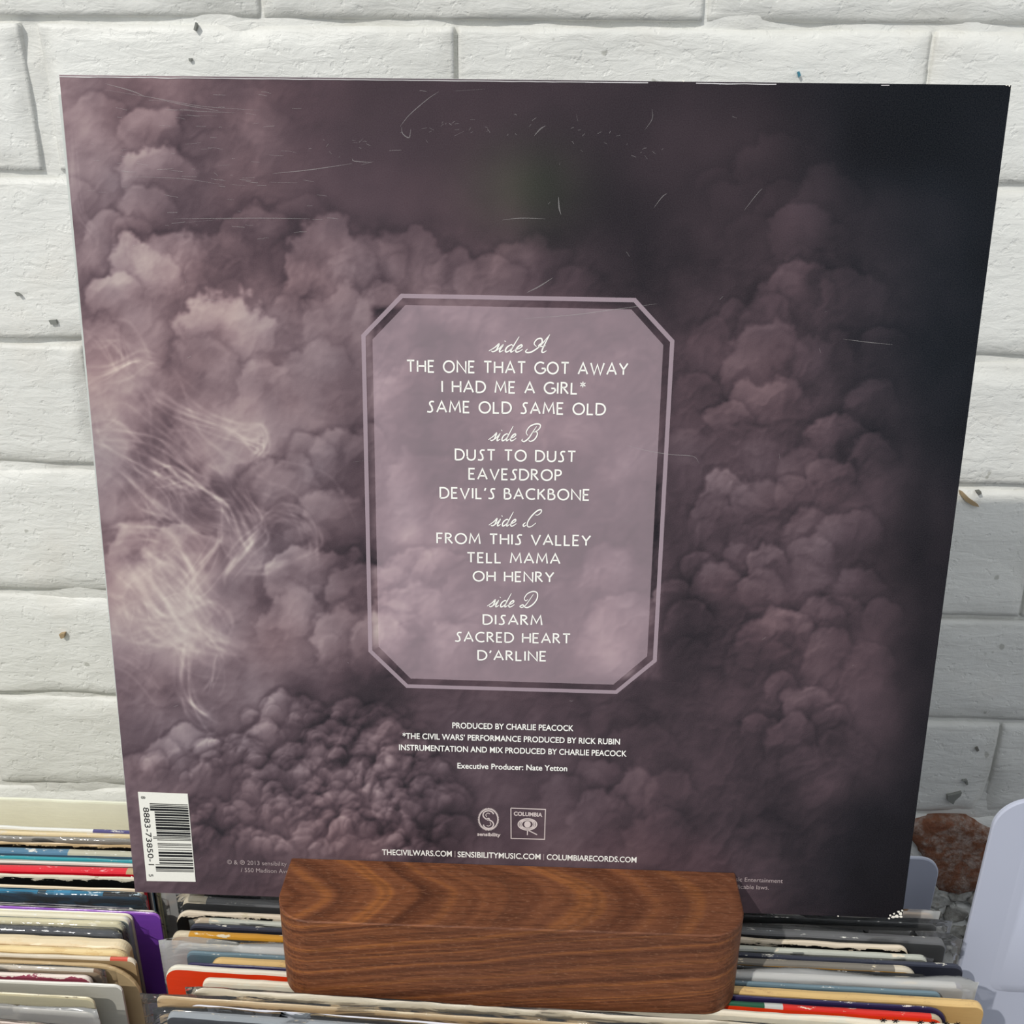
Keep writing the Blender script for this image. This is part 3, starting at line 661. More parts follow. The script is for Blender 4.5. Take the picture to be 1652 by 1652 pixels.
    inp = np.clip((xx - 595) / 10, 0, 1) * np.clip((1070 - xx) / 10, 0, 1) * np.clip((yy - 490) / 10, 0, 1) * np.clip((1100 - yy) / 10, 0, 1)
    D = 1 + (D - 1) * (1.38 - .5 * top) * (1 + .9 * inp) + inp * (.55 * fb(170, 301, 5, .55))
    L = L * D
    L = L * (.76 + .24 * np.clip(L / 118, 0, 1)) * (1 + .13 * inp)
    # wisps
    A = np.zeros_like(L)
    def stroke(pts, wdt, a, fade=True):
        P = np.array(pts, float); n_ = len(P); out = []
        E_ = np.vstack([2 * P[0] - P[1], P, 2 * P[-1] - P[-2]])
        for i in range(n_ - 1):
            p0, p1, p2, p3 = E_[i:i + 4]; m_ = max(2, int(np.hypot(*(p2 - p1)) / 1.2))
            t = np.linspace(0, 1, m_, endpoint=False)[:, None]
            out.append(.5 * ((2 * p1) + (-p0 + p2) * t + (2 * p0 - 5 * p1 + 4 * p2 - p3) * t ** 2 + (-p0 + 3 * p1 - 3 * p2 + p3) * t ** 3))
        Q = np.vstack(out); k_ = len(Q); rr_ = int(wdt * 1.5) + 1
        for i in range(0, k_):
            f = math.sin(math.pi * (i + .5) / k_) ** .5 if fade else 1
            cx, cy = Q[i] / 2; ix, iy = int(cx), int(cy)
            if not (rr_ < ix < W - rr_ and rr_ < iy < W - rr_): continue
            s = np.s_[iy - rr_:iy + rr_ + 1, ix - rr_:ix + rr_ + 1]
            d2 = (xx[s] / 2 - cx) ** 2 + (yy[s] / 2 - cy) ** 2
            A[s] = np.maximum(A[s], a * f * np.exp(-d2 / (wdt / 2) ** 2)) if rr_ > 0 else 0
    def bundle(pts, n_, spread, wdt, a):
        nonlocal A
        for i in range(n_):
            keep = A; A = np.zeros_like(keep)
            o = rng.normal(0, spread, 2); ph = rng.normal(0, spread * .5, (len(pts), 2))
            stroke([(p[0] + o[0] + ph[j][0], p[1] + o[1] + ph[j][1]) for j, p in enumerate(pts)], wdt * rng.uniform(.6, 1.5), a * rng.uniform(.4, 1))
            A = keep + A
    bundle([(130, 520), (170, 545), (200, 590), (190, 560)], 6, 12, 2.0, .16)
    bundle([(140, 610), (180, 605), (230, 580), (262, 590)], 6, 9, 2.0, .18)
    bundle([(140, 700), (190, 700), (240, 720), (300, 770), (350, 800)], 10, 14, 2.2, .16)
    bundle([(240, 630), (290, 660), (360, 685), (400, 705), (424, 712), (412, 735), (420, 745)], 9, 8, 2.0, .18)
    bundle([(300, 640), (340, 670), (390, 690), (425, 690), (428, 720), (405, 742)], 4, 5, 2.2, .22)
    bundle([(150, 725), (200, 760), (250, 800), (300, 840), (360, 870)], 8, 14, 2.0, .15)
    bundle([(215, 720), (250, 760), (300, 770), (340, 800), (370, 815), (400, 880), (430, 910)], 9, 13, 2.2, .15)
    bundle([(360, 760), (395, 810), (420, 850), (400, 885), (362, 920)], 7, 11, 2.0, .17)
    bundle([(420, 840), (450, 820), (490, 835), (510, 880), (480, 900)], 7, 9, 2.2, .14)
    bundle([(355, 860), (340, 890), (310, 930), (300, 945)], 6, 10, 2.0, .20)
    bundle([(420, 850), (395, 885), (362, 922), (360, 940)], 4, 5, 2.4, .25)
    bundle([(465, 905), (440, 915), (400, 920)], 5, 6, 2.2, .18)
    bundle([(160, 870), (210, 860), (260, 870), (300, 900), (320, 950)], 12, 12, 3.0, .12)
    bundle([(170, 900), (230, 940), (270, 1000), (330, 1040), (385, 1058)], 18, 22, 3.0, .13)
    bundle([(180, 960), (230, 1000), (300, 1000), (350, 1040)], 12, 22, 2.6, .12)
    bundle([(240, 880), (300, 950), (340, 1000), (370, 1050)], 12, 22, 2.4, .11)
    bundle([(300, 1040), (290, 1080), (300, 1130), (330, 1158), (350, 1155)], 8, 8, 2.4, .15)
    bundle([(345, 1060), (345, 1090), (340, 1120)], 5, 8, 2.0, .13)
    bundle([(200, 960), (215, 1000), (225, 1040), (270, 1030)], 6, 8, 2.2, .13)
    bundle([(170, 1060), (220, 1080), (260, 1130)], 4, 10, 1.8, .1)
    bundle([(160, 590), (220, 640), (270, 700), (330, 760), (420, 800), (480, 870)], 14, 34, 2.0, .085)
    bundle([(170, 640), (200, 700), (260, 750), (250, 820), (200, 860)], 10, 34, 2.0, .08)
    bundle([(110, 210), (125, 330), (150, 380), (135, 420)], 6, 9, 2.2, .09)
    bundle([(145, 540), (160, 560), (190, 555), (205, 580), (200, 600)], 4, 5, 1.6, .16)
    soft = np.clip((fb(120, 131, 4) + .25), 0, 1) * np.exp(-((xx - 260) / 150) ** 2 - ((yy - 980) / 130) ** 2) * .35
    A = np.clip(1.7 * A * (.75 + .9 * fb(30, 151, 3)) + soft, 0, .8)
    gap = np.exp(-((xx - 300) / 170) ** 2 - ((yy - 790) / 260) ** 2)
    L = L * (1 - gap * np.clip(.10 - 1.0 * fb(80, 401, 4), 0, .42))
    L = L + (208 - L) * A
    stops = [0, 28, 45, 70, 100, 130, 165, 205, 255]
    Rr_ = np.interp(L, stops, [4, 28, 48, 79, 112, 144, 178, 212, 250]); Gg = np.interp(L, stops, [3, 26, 41, 64, 93, 124, 161, 202, 248]); Bb_ = np.interp(L, stops, [6, 31, 46, 70, 98, 127, 157, 189, 238])
    warm = fb(150, 171, 3) * 7 * np.clip((L - 50) / 60, 0, 1); Rr_ = Rr_ + warm; Bb_ = Bb_ - warm * .3
    blue = np.clip((xx - 1250) / 250, 0, 1) * np.clip((900 - yy) / 300, 0, 1); Rr_ = Rr_ - 5 * blue; Bb_ = Bb_ + 1 * blue
    green = np.exp(-((xx - 850) / 90) ** 2 - ((yy - 300) / 70) ** 2); Gg = Gg + 6 * green; Rr_ = Rr_ - 4 * green; Bb_ = Bb_ - 5 * green
    C = np.stack([Rr_, Gg, Bb_], -1).clip(3, 250) / 255
    return ((C + .055) / 1.055) ** 2.4
ART = art()
S = .3145
NG = 620
HW = S / 2
u_ = np.linspace(-HW, HW, NG + 1); v_ = np.linspace(0, S, NG + 1)
UU, VV = np.meshgrid(u_, v_)
Wp = np.stack([UU, VV * sL, VV * cL], -1) - CW
Q = Wp @ MW.T; PX = (F * Q[..., 0] / Q[..., 2] + 826) / 2; PY = (F * Q[..., 1] / Q[..., 2] + 826) / 2
PX = PX.clip(0, 824.9); PY = PY.clip(0, 824.9); ix = PX.astype(int); iy = PY.astype(int); fx = (PX - ix)[..., None]; fy = (PY - iy)[..., None]
CC = (ART[iy, ix] * (1 - fx) + ART[iy, ix + 1] * fx) * (1 - fy) + (ART[iy + 1, ix] * (1 - fx) + ART[iy + 1, ix + 1] * fx) * fy

def sleeve_print_mat():
    k = N('glossy_smoke_print')
    at = k.n('ShaderNodeAttribute', attribute_name='print').outputs['Color']
    v = k.coord()
    g = k.noise(v, 2600, 2, .6)
    c = k.mix(k.math('MULTIPLY', k.math('SUBTRACT', g, .5), 1.0), at, at)
    hs = k.n('ShaderNodeBrightContrast', i_Color=at, i_Bright=0.0)
    k.t.links.new(k.math('MULTIPLY', k.math('SUBTRACT', g, .5), .035), hs.inputs['Bright'])
    gm = k.n('ShaderNodeMix', data_type='RGBA', blend_type='MULTIPLY'); gm.inputs[0].default_value = 1
    k.t.links.new(hs.outputs[0], gm.inputs[6]); gm.inputs[7].default_value = (PG, PG, PG, 1)
    k.set('Base Color', gm.outputs[2])
    k.set('Roughness', .34); k.set('Specular IOR Level', .14)
    k.bump(k.noise(v, 10, 2), .05, .004)
    return k.m
PG = 1.08
PRINT = sleeve_print_mat()
BLACKE = flat('dark_card_edge', (30, 27, 33), .35)
# body: front grid (material 0), back and edges (material 1); the board bows very slightly
nv = (NG + 1) ** 2
bow = -.0006 * np.sin(np.pi * (UU / S + .5)) * np.sin(np.pi * VV / S) * 0
X = UU.ravel(); Z = VV.ravel(); Y = bow.ravel()
co = np.stack([X, Y, Z], 1)
I = np.arange(NG); a = (I[:, None] * (NG + 1) + I[None, :]).ravel()
quads = np.stack([a, a + 1, a + NG + 2, a + NG + 1], 1)
# rim and back
t0 = nv
rim = []; 
be = .0006
bk = [(-HW, TS, 0), (HW, TS, 0), (HW, TS, S), (-HW, TS, S)]
co = np.vstack([co, bk])
me = bpy.data.meshes.new('album_sleeve')
polys = [tuple(q) for q in quads.tolist()]
bot = list(range(0, NG + 1)); topv = list(range(NG * (NG + 1), nv)); lef = list(range(0, nv, NG + 1)); rig = list(range(NG, nv, NG + 1))
polys += [tuple(bot[::-1]) + (t0, t0 + 1), tuple(topv) + (t0 + 2, t0 + 3), tuple(lef) + (t0 + 3, t0), tuple(rig[::-1]) + (t0 + 1, t0 + 2), (t0 + 1, t0, t0 + 3, t0 + 2)]
me.from_pydata(co.tolist(), [], polys); me.update()
mi = np.zeros(len(polys), int); mi[-5:] = 1; me.polygons.foreach_set('material_index', mi)
ca = me.color_attributes.new('print', 'FLOAT_COLOR', 'POINT')
cols = np.ones((len(co), 4), np.float32); cols[:nv, :3] = CC.reshape(-1, 3); cols[nv:, :3] = .02
ca.data.foreach_set('color', cols.ravel())
sl = link('album_sleeve', me, [PRINT, BLACKE], None, (0, 0, 0), (-LEAN, 0, 0))
tag(sl, 'large square album sleeve with mauve smoke print, track list and barcode, standing upright', 'album')

# ------------------------------------------------------------------ print on the sleeve
def ink(name, col, rough=.4, alpha=1.0):
    k = N(name); v = k.coord(); nn = k.noise(v, 1500, 2)
    k.set('Base Color', k.mix(nn, lin([c * .96 for c in col]), lin(col))); k.set('Roughness', rough); k.set('Alpha', alpha); k.set('Specular IOR Level', .32); return k.m
WHITE = ink('white_ink', (255, 254, 246)); DIM = ink('dim_ink', (176, 160, 160)); LOGO = ink('logo_ink', (214, 200, 196))
PANEL = ink('panel_tint', (236, 210, 220), alpha=.28); BORD = ink('border_tint', (205, 184, 194), alpha=.55)
def poly_part(name, px_pts, mat, y, faces=None):
    P = [onsl(*p) for p in px_pts]
    return link(name, mesh(name, [(p[0], y, p[1]) for p in P], faces or [tuple(range(len(P)))]), mat, sl)
inner = [(654.3, 492), (1018.5, 499), (1070, 556.4), (1044, 1058.5), (989.4, 1104.3), (662.5, 1094.5), (610.9, 1043), (601, 547.6)]
outer = [(646.8, 473.7), (1025.4, 480.6), (1088, 549), (1059.4, 1067), (995, 1119.3), (655.6, 1109.5), (594.5, 1051.3), (583, 540)]
poly_part('track_panel', inner[::-1], PANEL, -.00012)
oc = [onsl(*p) for p in outer]; cc = np.mean(oc, 0)
def inset(P, d):
    out = []; n_ = len(P)
    for i in range(n_):
        p0, p1, p2 = P[i - 1], P[i], P[(i + 1) % n_]
        a_ = (p1 - p0) / np.linalg.norm(p1 - p0); b_ = (p2 - p1) / np.linalg.norm(p2 - p1)
        n1 = np.array([a_[1], -a_[0]]); n2 = np.array([b_[1], -b_[0]]); m_ = (n1 + n2) / (1 + n1 @ n2); out.append(p1 + m_ * d)
    return out
ins = inset(oc, .0015)
n = 8
link('panel_border', mesh('panel_border', [(p[0], -.00012, p[1]) for p in oc + ins], [(i, n + i, n + (i + 1) % n, (i + 1) % n) for i in range(n)]), BORD, sl)

GL_ = {}
def arc(cx, cy, rx, ry, a0, a1, n_=12): return [(cx + rx * math.cos(math.radians(a0 + (a1 - a0) * i / n_)), cy + ry * math.sin(math.radians(a0 + (a1 - a0) * i / n_))) for i in range(n_ + 1)]
GL_['A'] = (.86, [[(0, 0), (.43, 1), (.86, 0)], [(.15, .33), (.71, .33)]])
GL_['B'] = (.60, [[(0, 0), (0, 1)], [(0, 1), (.20, 1)] + arc(.20, .78, .25, .22, 90, -90) + [(0, .56)], [(.2, .56)] + arc(.27, .28, .33, .28, 90, -90) + [(0, 0)]])
GL_['C'] = (.82, [arc(.52, .5, .52, .5, 55, 305, 20)])
GL_['D'] = (.80, [[(0, 0), (0, 1), (.25, 1)] + arc(.28, .5, .52, .5, 90, -90, 16) + [(0, 0)]])
GL_['E'] = (.52, [[(.52, 1), (0, 1), (0, 0), (.52, 0)], [(0, .52), (.44, .52)]])
GL_['F'] = (.50, [[(.50, 1), (0, 1), (0, 0)], [(0, .52), (.42, .52)]])
GL_['G'] = (.88, [arc(.52, .5, .52, .5, 52, 330, 20) + [(.98 - .02, .25), (.96, .46)], [(.62, .46), (.96, .46)]])
GL_['H'] = (.74, [[(0, 0), (0, 1)], [(.74, 0), (.74, 1)], [(0, .52), (.74, .52)]])
GL_['I'] = (.06, [[(.03, 0), (.03, 1)]])
GL_['K'] = (.66, [[(0, 0), (0, 1)], [(.58, 1), (.02, .45)], [(.18, .60), (.66, 0)]])
GL_['L'] = (.50, [[(0, 1), (0, 0), (.50, 0)]])
GL_['M'] = (.98, [[(0, 0), (.12, 1), (.49, .22), (.86, 1), (.98, 0)]])
GL_['N'] = (.80, [[(0, 0), (0, 1), (.80, 0), (.80, 1)]])
GL_['O'] = (1.0, [arc(.5, .5, .5, .5, 0, 360, 28)])
GL_['P'] = (.54, [[(0, 0), (0, 1), (.22, 1)] + arc(.24, .74, .30, .26, 90, -90) + [(0, .48)]])
GL_['R'] = (.62, [[(0, 0), (0, 1), (.2, 1)] + arc(.22, .78, .27, .22, 90, -90) + [(.02, .56)], [(.16, .56), (.62, 0)]])
GL_['S'] = (.56, [[(.60, .95)] + arc(.40, .78, .20, .19, 75, 215, 8) + [(.38, .48)] + arc(.20, .22, .24, .21, 30, -105, 8) + [(-.04, .04)]])
GL_['T'] = (.70, [[(0, 1), (.70, 1)], [(.35, 1), (.35, 0)]])
GL_['U'] = (.74, [[(0, 1), (0, .35)] + arc(.37, .36, .37, .36, 180, 360, 14) + [(.74, 1)]])
GL_['V'] = (.82, [[(0, 1), (.41, 0), (.82, 1)]])
GL_['W'] = (1.24, [[(0, 1), (.33, 0), (.62, .86), (.91, 0), (1.24, 1)]])
GL_['Y'] = (.76, [[(0, 1), (.38, .46), (.76, 1)], [(.38, .46), (.38, 0)]])
GL_["'"] = (.10, [[(.10, 1.04), (.0, .76)]])
GL_['*'] = (.46, [[(.23, 1.12), (.235, .88), (.23, .60)], [(.0, 1.0), (.23, .86), (.46, .72)], [(.46, 1.0), (.23, .86), (0, .72)]])
def ribbon(V, Fc, pts, wd, closed=False, taper=None):
    pts = [np.array(p, float) for p in pts]
    q = [pts[0]]
    for p in pts[1:]:
        if np.linalg.norm(p - q[-1]) > 1e-7: q.append(p)
    pts = q; n_ = len(pts)
    if n_ < 2: return
    b0 = len(V)
    for i, p in enumerate(pts):
        d0 = pts[i] - pts[i - 1] if i else pts[1] - pts[0]; d1 = pts[i + 1] - pts[i] if i < n_ - 1 else d0
        d0 = d0 / np.linalg.norm(d0); d1 = d1 / np.linalg.norm(d1)
        if np.linalg.norm(d0 + d1) < .2: d1 = d0
        m_ = d0 + d1; m_ = m_ / np.linalg.norm(m_); nn = np.array([-m_[1], m_[0]])
        s_ = 1 / max(.55, abs(m_ @ d0)); ww = wd * s_ / 2 * (taper(i / (n_ - 1)) if taper else 1)
        V.append(tuple(p + nn * ww)); V.append(tuple(p - nn * ww))
    for i in range(n_ - 1): Fc.append((b0 + 2 * i, b0 + 2 * i + 1, b0 + 2 * i + 3, b0 + 2 * i + 2))
def place(name, V, Fc, box_, pl, pr, h_m, mat, y=-.00022, keep=False):
    """put a flat drawing (x, y) whose baseline runs from photo point pl to pr"""
    A_, B_ = onsl(*pl), onsl(*pr); d = B_ - A_; L_ = np.linalg.norm(d); d = d / L_; nn = np.array([-d[1], d[0]])
    x0, x1, hh = box_; sx = L_ / (x1 - x0); sy = h_m / hh
    out = []
    for vx, vy in V:
        p = A_ + d * (vx - x0) * sx + nn * vy * sy; out.append((p[0], y, p[1]))
    return link(name, mesh(name, out, Fc), mat, sl)
def upm(px, x, y):                                 # photo pixels of height at (x, y) -> metres up the sleeve
    return float(onsl(x, y)[1] - onsl(x, y + px)[1])
def title(txt, xa, ya, xb, yb, cap, weight=.15, mat=None, name='track_title'):
    V = []; Fc = []; x = 0
    for ch in txt:
        if ch == ' ': x += .62; continue
        wd, strokes = GL_[ch]
        for s_ in strokes: ribbon(V, Fc, [(x + p[0], p[1]) for p in s_], weight * (.62 if ch == '*' else 1))
        x += wd + .30
    x -= .30
    place(name, V, Fc, (0, x, 1), (xa, ya), (xb, yb), upm(cap, xa, ya), mat or WHITE)
for a_ in [("THE ONE THAT GOT AWAY", 657, 599.5, 1012, 604.5, 18), ("I HAD ME A GIRL*", 713, 632, 944, 635.5, 17.5), ("SAME OLD SAME OLD", 690, 664.5, 976, 669, 17.5),
           ("DUST TO DUST", 735, 741.5, 928, 745, 16.8), ("EAVESDROP", 757, 772.5, 905, 775, 16.6), ("DEVIL'S BACKBONE", 710.5, 803, 950, 806.6, 16.4),
           ("FROM THIS VALLEY", 705.5, 876, 952, 880, 15.8), ("TELL MAMA", 754, 906.8, 903, 909, 15.4), ("OH HENRY", 764, 936.8, 893, 938.6, 15.2),
           ("DISARM", 780, 1006.6, 874, 1008, 14.9), ("SACRED HEART", 735, 1034.2, 919.5, 1037.6, 14.8), ("D'ARLINE", 771.5, 1064, 880.5, 1065.8, 14.6)]:
    title(*a_)
def cat(pts, n_=7):
    P = [np.array(p, float) for p in pts]; E_ = [2 * P[0] - P[1]] + P + [2 * P[-1] - P[-2]]; out = []
    for i in range(len(P) - 1):
        p0, p1, p2, p3 = E_[i:i + 4]
        for t in np.linspace(0, 1, n_, endpoint=False): out.append(.5 * ((2 * p1) + (-p0 + p2) * t + (2 * p0 - 5 * p1 + 4 * p2 - p3) * t ** 2 + (-p0 + 3 * p1 - 3 * p2 + p3) * t ** 3))
    return out + [P[-1]]
LOW = {'s': (.62, [[(-.3, .1), (.08, .6), (.28, 1.08), (.36, .6), (.36, .2), (.12, 0), (-.08, .14)]]),
       'i': (.55, [[(-.16, .2), (.1, .95), (.08, .28), (.2, 0), (.45, .25)], [(.1, 1.42), (.12, 1.5)]]),
       'd': (1.0, [[(.56, .84), (.36, 1), (.10, .72), (.08, .28), (.26, 0), (.5, .22), (.62, .8)], [(.64, 2.1), (.62, 1), (.62, .28), (.74, 0), (.95, .25)]]),
       'e': (.75, [[(-.05, .28), (.3, .5), (.46, .8), (.32, 1), (.12, .76), (.08, .28), (.26, 0), (.5, .12), (.7, .4)]])}
CAPS = {'A': [[(-1.0, .42), (-1.1, .12), (-.8, -.05), (-.3, .12), (.3, .9), (.75, 2.35)], [(.75, 2.35), (.72, 1.2), (.76, .25), (1.0, 0), (1.3, .25)], [(-.1, .75), (-.55, 1.15), (-.45, 1.7), (0, 1.8), (.3, 1.3), (.1, .85), (.5, .78), (.9, .9)]],
        'B': [[(.62, 2.0), (.4, 1.2), (.2, .4), (-.2, -.05), (-.62, .08), (-.6, .3)], [(-.1, .75), (-.5, 1.2), (-.35, 1.95), (.3, 2.3), (.95, 2.25), (1.15, 1.85), (.9, 1.4), (.35, 1.18)], [(.35, 1.2), (.95, 1.25), (1.2, .8), (1.05, .2), (.6, -.03), (.3, .15)]],
        'C': [[(.62, 1.62), (1.0, 1.62), (1.28, 2.0), (1.1, 2.35), (.6, 2.15), (.12, 1.35), (-.02, .55), (.25, .0), (.75, .0), (1.2, .5)], [(-.28, .55), (-.5, .25), (-.32, .0), (-.02, .2)]],
        'D': [[(.55, 1.9), (.35, 1.1), (.12, .35), (-.25, -.02), (-.62, .12), (-.3, .35), (.1, .05), (.6, .0), (1.15, .5), (1.35, 1.3), (1.0, 2.1), (.3, 2.3), (-.35, 1.95), (-.5, 1.3), (-.15, .95), (.1, 1.15)]]}
def side(letter, xa, ya, xb, yb, cap):
    V = []; Fc = []; sh = .55; tp = lambda t: .55 + .75 * math.sin(math.pi * t)
    x = .2
    for ch in 'side':
        wd, st = LOW[ch]
        for s_ in st: ribbon(V, Fc, [(x + p[0] * 1.35 + p[1] * sh, p[1] * .95) for p in cat(s_)], .155 if len(s_) > 2 else .22, taper=tp if len(s_) > 2 else None)
        x += wd * 1.35
    x += 1.7
    for s_ in CAPS[letter]: ribbon(V, Fc, [(x + p[0] * 1.12 + p[1] * .48, p[1]) for p in cat(s_)], .15, taper=tp)
    xs_ = [v[0] for v in V]
    place('side_heading', V, Fc, (min(xs_), max(xs_), 2.35), (xa, ya), (xb, yb), upm(cap, xa, ya), WHITE)
side('A', 788.4, 567.3, 887, 568.8, 29); side('B', 787.4, 710.5, 872.4, 711.8, 28); side('C', 788.4, 848, 874, 849.4, 27); side('D', 785.8, 978.5, 868, 979.8, 26)

def text_mesh(s_, bold=0.0):
    cu = bpy.data.curves.new('t', 'FONT'); cu.body = s_; cu.size = 1; cu.offset = bold; cu.resolution_u = 4
    o = bpy.data.objects.new('t', cu); COL.objects.link(o)
    dg = bpy.context.evaluated_depsgraph_get(); m_ = bpy.data.meshes.new_from_object(o.evaluated_get(dg))
    V = [(v.co.x, v.co.y) for v in m_.vertices]; Fc = [tuple(p.vertices) for p in m_.polygons]
    bpy.data.objects.remove(o); bpy.data.curves.remove(cu); bpy.data.meshes.remove(m_)
    return V, Fc
def text(name, s_, xa, ya, xb, yb, cap, mat, bold=.006):
    V, Fc = text_mesh(s_, bold)
    xs_ = [v[0] for v in V]
    return place(name, V, Fc, (min(xs_), max(xs_), .73), (xa, ya), (xb, yb), upm(cap, xa, ya), mat)
text('credit_line', "PRODUCED BY CHARLIE PEACOCK", 729.8, 1174.3, 925.3, 1179, 9.6, WHITE, .014)
text('credit_line', "*THE CIVIL WARS\u2019 PERFORMANCE PRODUCED BY RICK RUBIN", 649.6, 1191, 1000, 1200.7, 9.5, WHITE, .014)
text('credit_line', "INSTRUMENTATION AND MIX PRODUCED BY CHARLIE PEACOCK", 644, 1209.6, 1010.7, 1220, 9.5, WHITE, .014)
text('credit_line', "Executive Producer: Nate Yetton", 738, 1239, 915, 1243.6, 9.2, WHITE, .014)
text('web_address', "THECIVILWARS.COM", 616.7, 1378.5, 729, 1381.3, 9.2, WHITE, .014)
text('web_address', "SENSIBILITYMUSIC.COM", 738.4, 1382, 872, 1386, 9.2, WHITE, .014)
text('web_address', "COLUMBIARECORDS.COM", 882, 1386.4, 1026.6, 1391, 9.2, WHITE, .014)
text('legal_line', "\u00a9 & \u2117 2013 sensibility", 367, 1393.5, 463, 1396.5, 7, DIM, 0)
text('legal_line', "/ 550 Madison Ave", 389, 1406, 466, 1408.5, 7, DIM, 0)
text('legal_line', "Music Entertainment", 1173, 1420.6, 1262.4, 1424, 7, DIM, 0)
text('legal_line', "applicable laws.", 1174, 1432.6, 1240, 1434.6, 7, DIM, 0)
for px_ in ((734, 1381.5), (877, 1386.5)):
    poly_part('address_rule', [(px_[0] - .5, px_[1] + 1), (px_[0] + .6, px_[1] + 1), (px_[0] + .6, px_[1] - 9), (px_[0] - .5, px_[1] - 9)], DIM, -.0002)

# round label emblem with the beaded oval and the S
def ring(cx, cy, rx, ry, wd, n_=40, part=(0, 360)):
    V = []; Fc = []
    for i in range(n_ + 1):
        a_ = math.radians(part[0] + (part[1] - part[0]) * i / n_)
        for s_ in (0, 1): V.append((cx + (rx - wd * s_) * math.cos(a_), cy - (ry - wd * s_) * math.sin(a_)))
    for i in range(n_): Fc.append((2 * i, 2 * i + 1, 2 * i + 3, 2 * i + 2))
    return V, Fc
def px_mesh(name, V, Fc, mat, y=-.0002, parent=None):
    P = [onsl(*p) for p in V]; return link(name, mesh(name, [(p[0], y, p[1]) for p in P], Fc), mat, parent or sl)
V, Fc = ring(788, 1321.3, 15.9, 17.2, 1.6, 48)
for i in range(44):
    a_ = i / 44 * 2 * math.pi; b0 = len(V); cx, cy = 788 + 16.4 * math.cos(a_), 1321.3 + 17.8 * math.sin(a_)
    V += [(cx + .85 * math.cos(q * math.pi / 3), cy + .85 * math.sin(q * math.pi / 3)) for q in range(6)]; Fc.append(tuple(range(b0, b0 + 6)))
sV = []; sF = []
ribbon(sV, sF, cat([(796.5, 1313), (793.5, 1309.2), (787.5, 1307.6), (781, 1310), (779.5, 1315.5), (783, 1320), (788, 1322), (794, 1325), (796.3, 1330), (793, 1335), (787, 1336), (781.5, 1333.5), (779.8, 1330)]), 2.0)
ribbon(sV, sF, cat([(790.5, 1312.6), (787, 1311.4), (783.8, 1314), (785.5, 1317.6)]), 1.0)
ribbon(sV, sF, cat([(785, 1331.3), (788.5, 1332.2), (792, 1329.6), (790.5, 1326)]), 1.0)
b0 = len(V); V += [tuple(p) for p in sV]; Fc += [tuple(b0 + i for i in f) for f in sF]
b0 = len(V); V += [(787.6 + 3 * math.cos(q * math.pi / 5), 1321.2 + 2.3 * math.sin(q * math.pi / 5)) for q in range(10)]; Fc.append(tuple(range(b0, b0 + 10)))
px_mesh('label_emblem', V, Fc, LOGO)
text('emblem_text', 'sensibility', 770, 1347.6, 807.6, 1349, 5.6, LOGO, .03)
V = []; Fc = []
qd = [(824.3, 1303.2), (880, 1305.4), (878.5, 1353.6), (824.6, 1352.2)]
ribbon(V, Fc, qd + [qd[0]], 1.5); 
px_mesh('label_emblem', [tuple(v) for v in V], Fc, LOGO)
V = []; Fc = []
for rx, ry, wd in ((16, 9.9, 2.1), (12.9, 8.6, 1.9), (10.1, 7.4, 1.6), (5.3, 5.3, 5.2)):
    v2, f2 = ring(851, 1329.5, rx, ry, wd); b0 = len(V); V += v2; Fc += [tuple(b0 + i for i in f) for f in f2]
sV = []; sF = []; ribbon(sV, sF, [(851, 1338.4), (850.8, 1346.8)], 1.7); ribbon(sV, sF, [(852, 1339), (866.7, 1346.3)], 1.6)
b0 = len(V); V += [tuple(p) for p in sV]; Fc += [tuple(b0 + i for i in f) for f in sF]
px_mesh('label_emblem', V, Fc, LOGO)
text('emblem_text', 'COLUMBIA', 828.8, 1315, 874.8, 1317.2, 6.4, LOGO, .035)

# barcode label
BC = [np.array(onsl(*p)) for p in ((222.9, 1277.3), (303, 1280.3), (316, 1421.9), (237, 1420.5))]
def bq(s_, t): return (BC[0] * (1 - s_) + BC[1] * s_) * (1 - t) + (BC[3] * (1 - s_) + BC[2] * s_) * t
PAPER = ink('white_label', (242, 241, 230), .3); BLK = ink('black_ink', (14, 14, 16), .3)
c4 = [bq(0, 1), bq(1, 1), bq(1, 0), bq(0, 0)]
bl = link('barcode_label', mesh('barcode_label', [(p[0], -.0003, p[1]) for p in c4] + [(p[0], .0001, p[1]) for p in c4], [(0, 1, 2, 3), (0, 4, 5, 1), (1, 5, 6, 2), (2, 6, 7, 3), (3, 7, 4, 0)]), PAPER, sl)
LC = ['0001101', '0011001', '0010011', '0111101', '0100011', '0110001', '0101111', '0111011', '0110111', '0001011']
dg = '888837385015'
code = '101' + ''.join(LC[int(c)] for c in dg[:6]) + '01010' + ''.join(''.join('1' if q == '0' else '0' for q in LC[int(c)]) for c in dg[6:]) + '101'
V = []; Fc = []; i = 0; T0, T1 = .117, .885
while i < 95:
    if code[i] == '1':
        j = i
        while j < 95 and code[j] == '1': j += 1
        tall = i < 10 or i >= 85 or 45 <= i < 50
        s0 = .215 if (i < 10 or i >= 85) else (.22 if tall else .30)
        ta, tb = T0 + (T1 - T0) * i / 95, T0 + (T1 - T0) * j / 95
        b0 = len(V)
        for s_, t in ((s0, tb), (.985, tb), (.985, ta), (s0, ta)): p = bq(s_, t); V.append((p[0], -.00042, p[1]))
        Fc.append((b0, b0 + 1, b0 + 2, b0 + 3)); i = j
    else: i += 1
o = link('bars', mesh('bars', V, Fc), BLK, bl); o['kind'] = 'stuff'
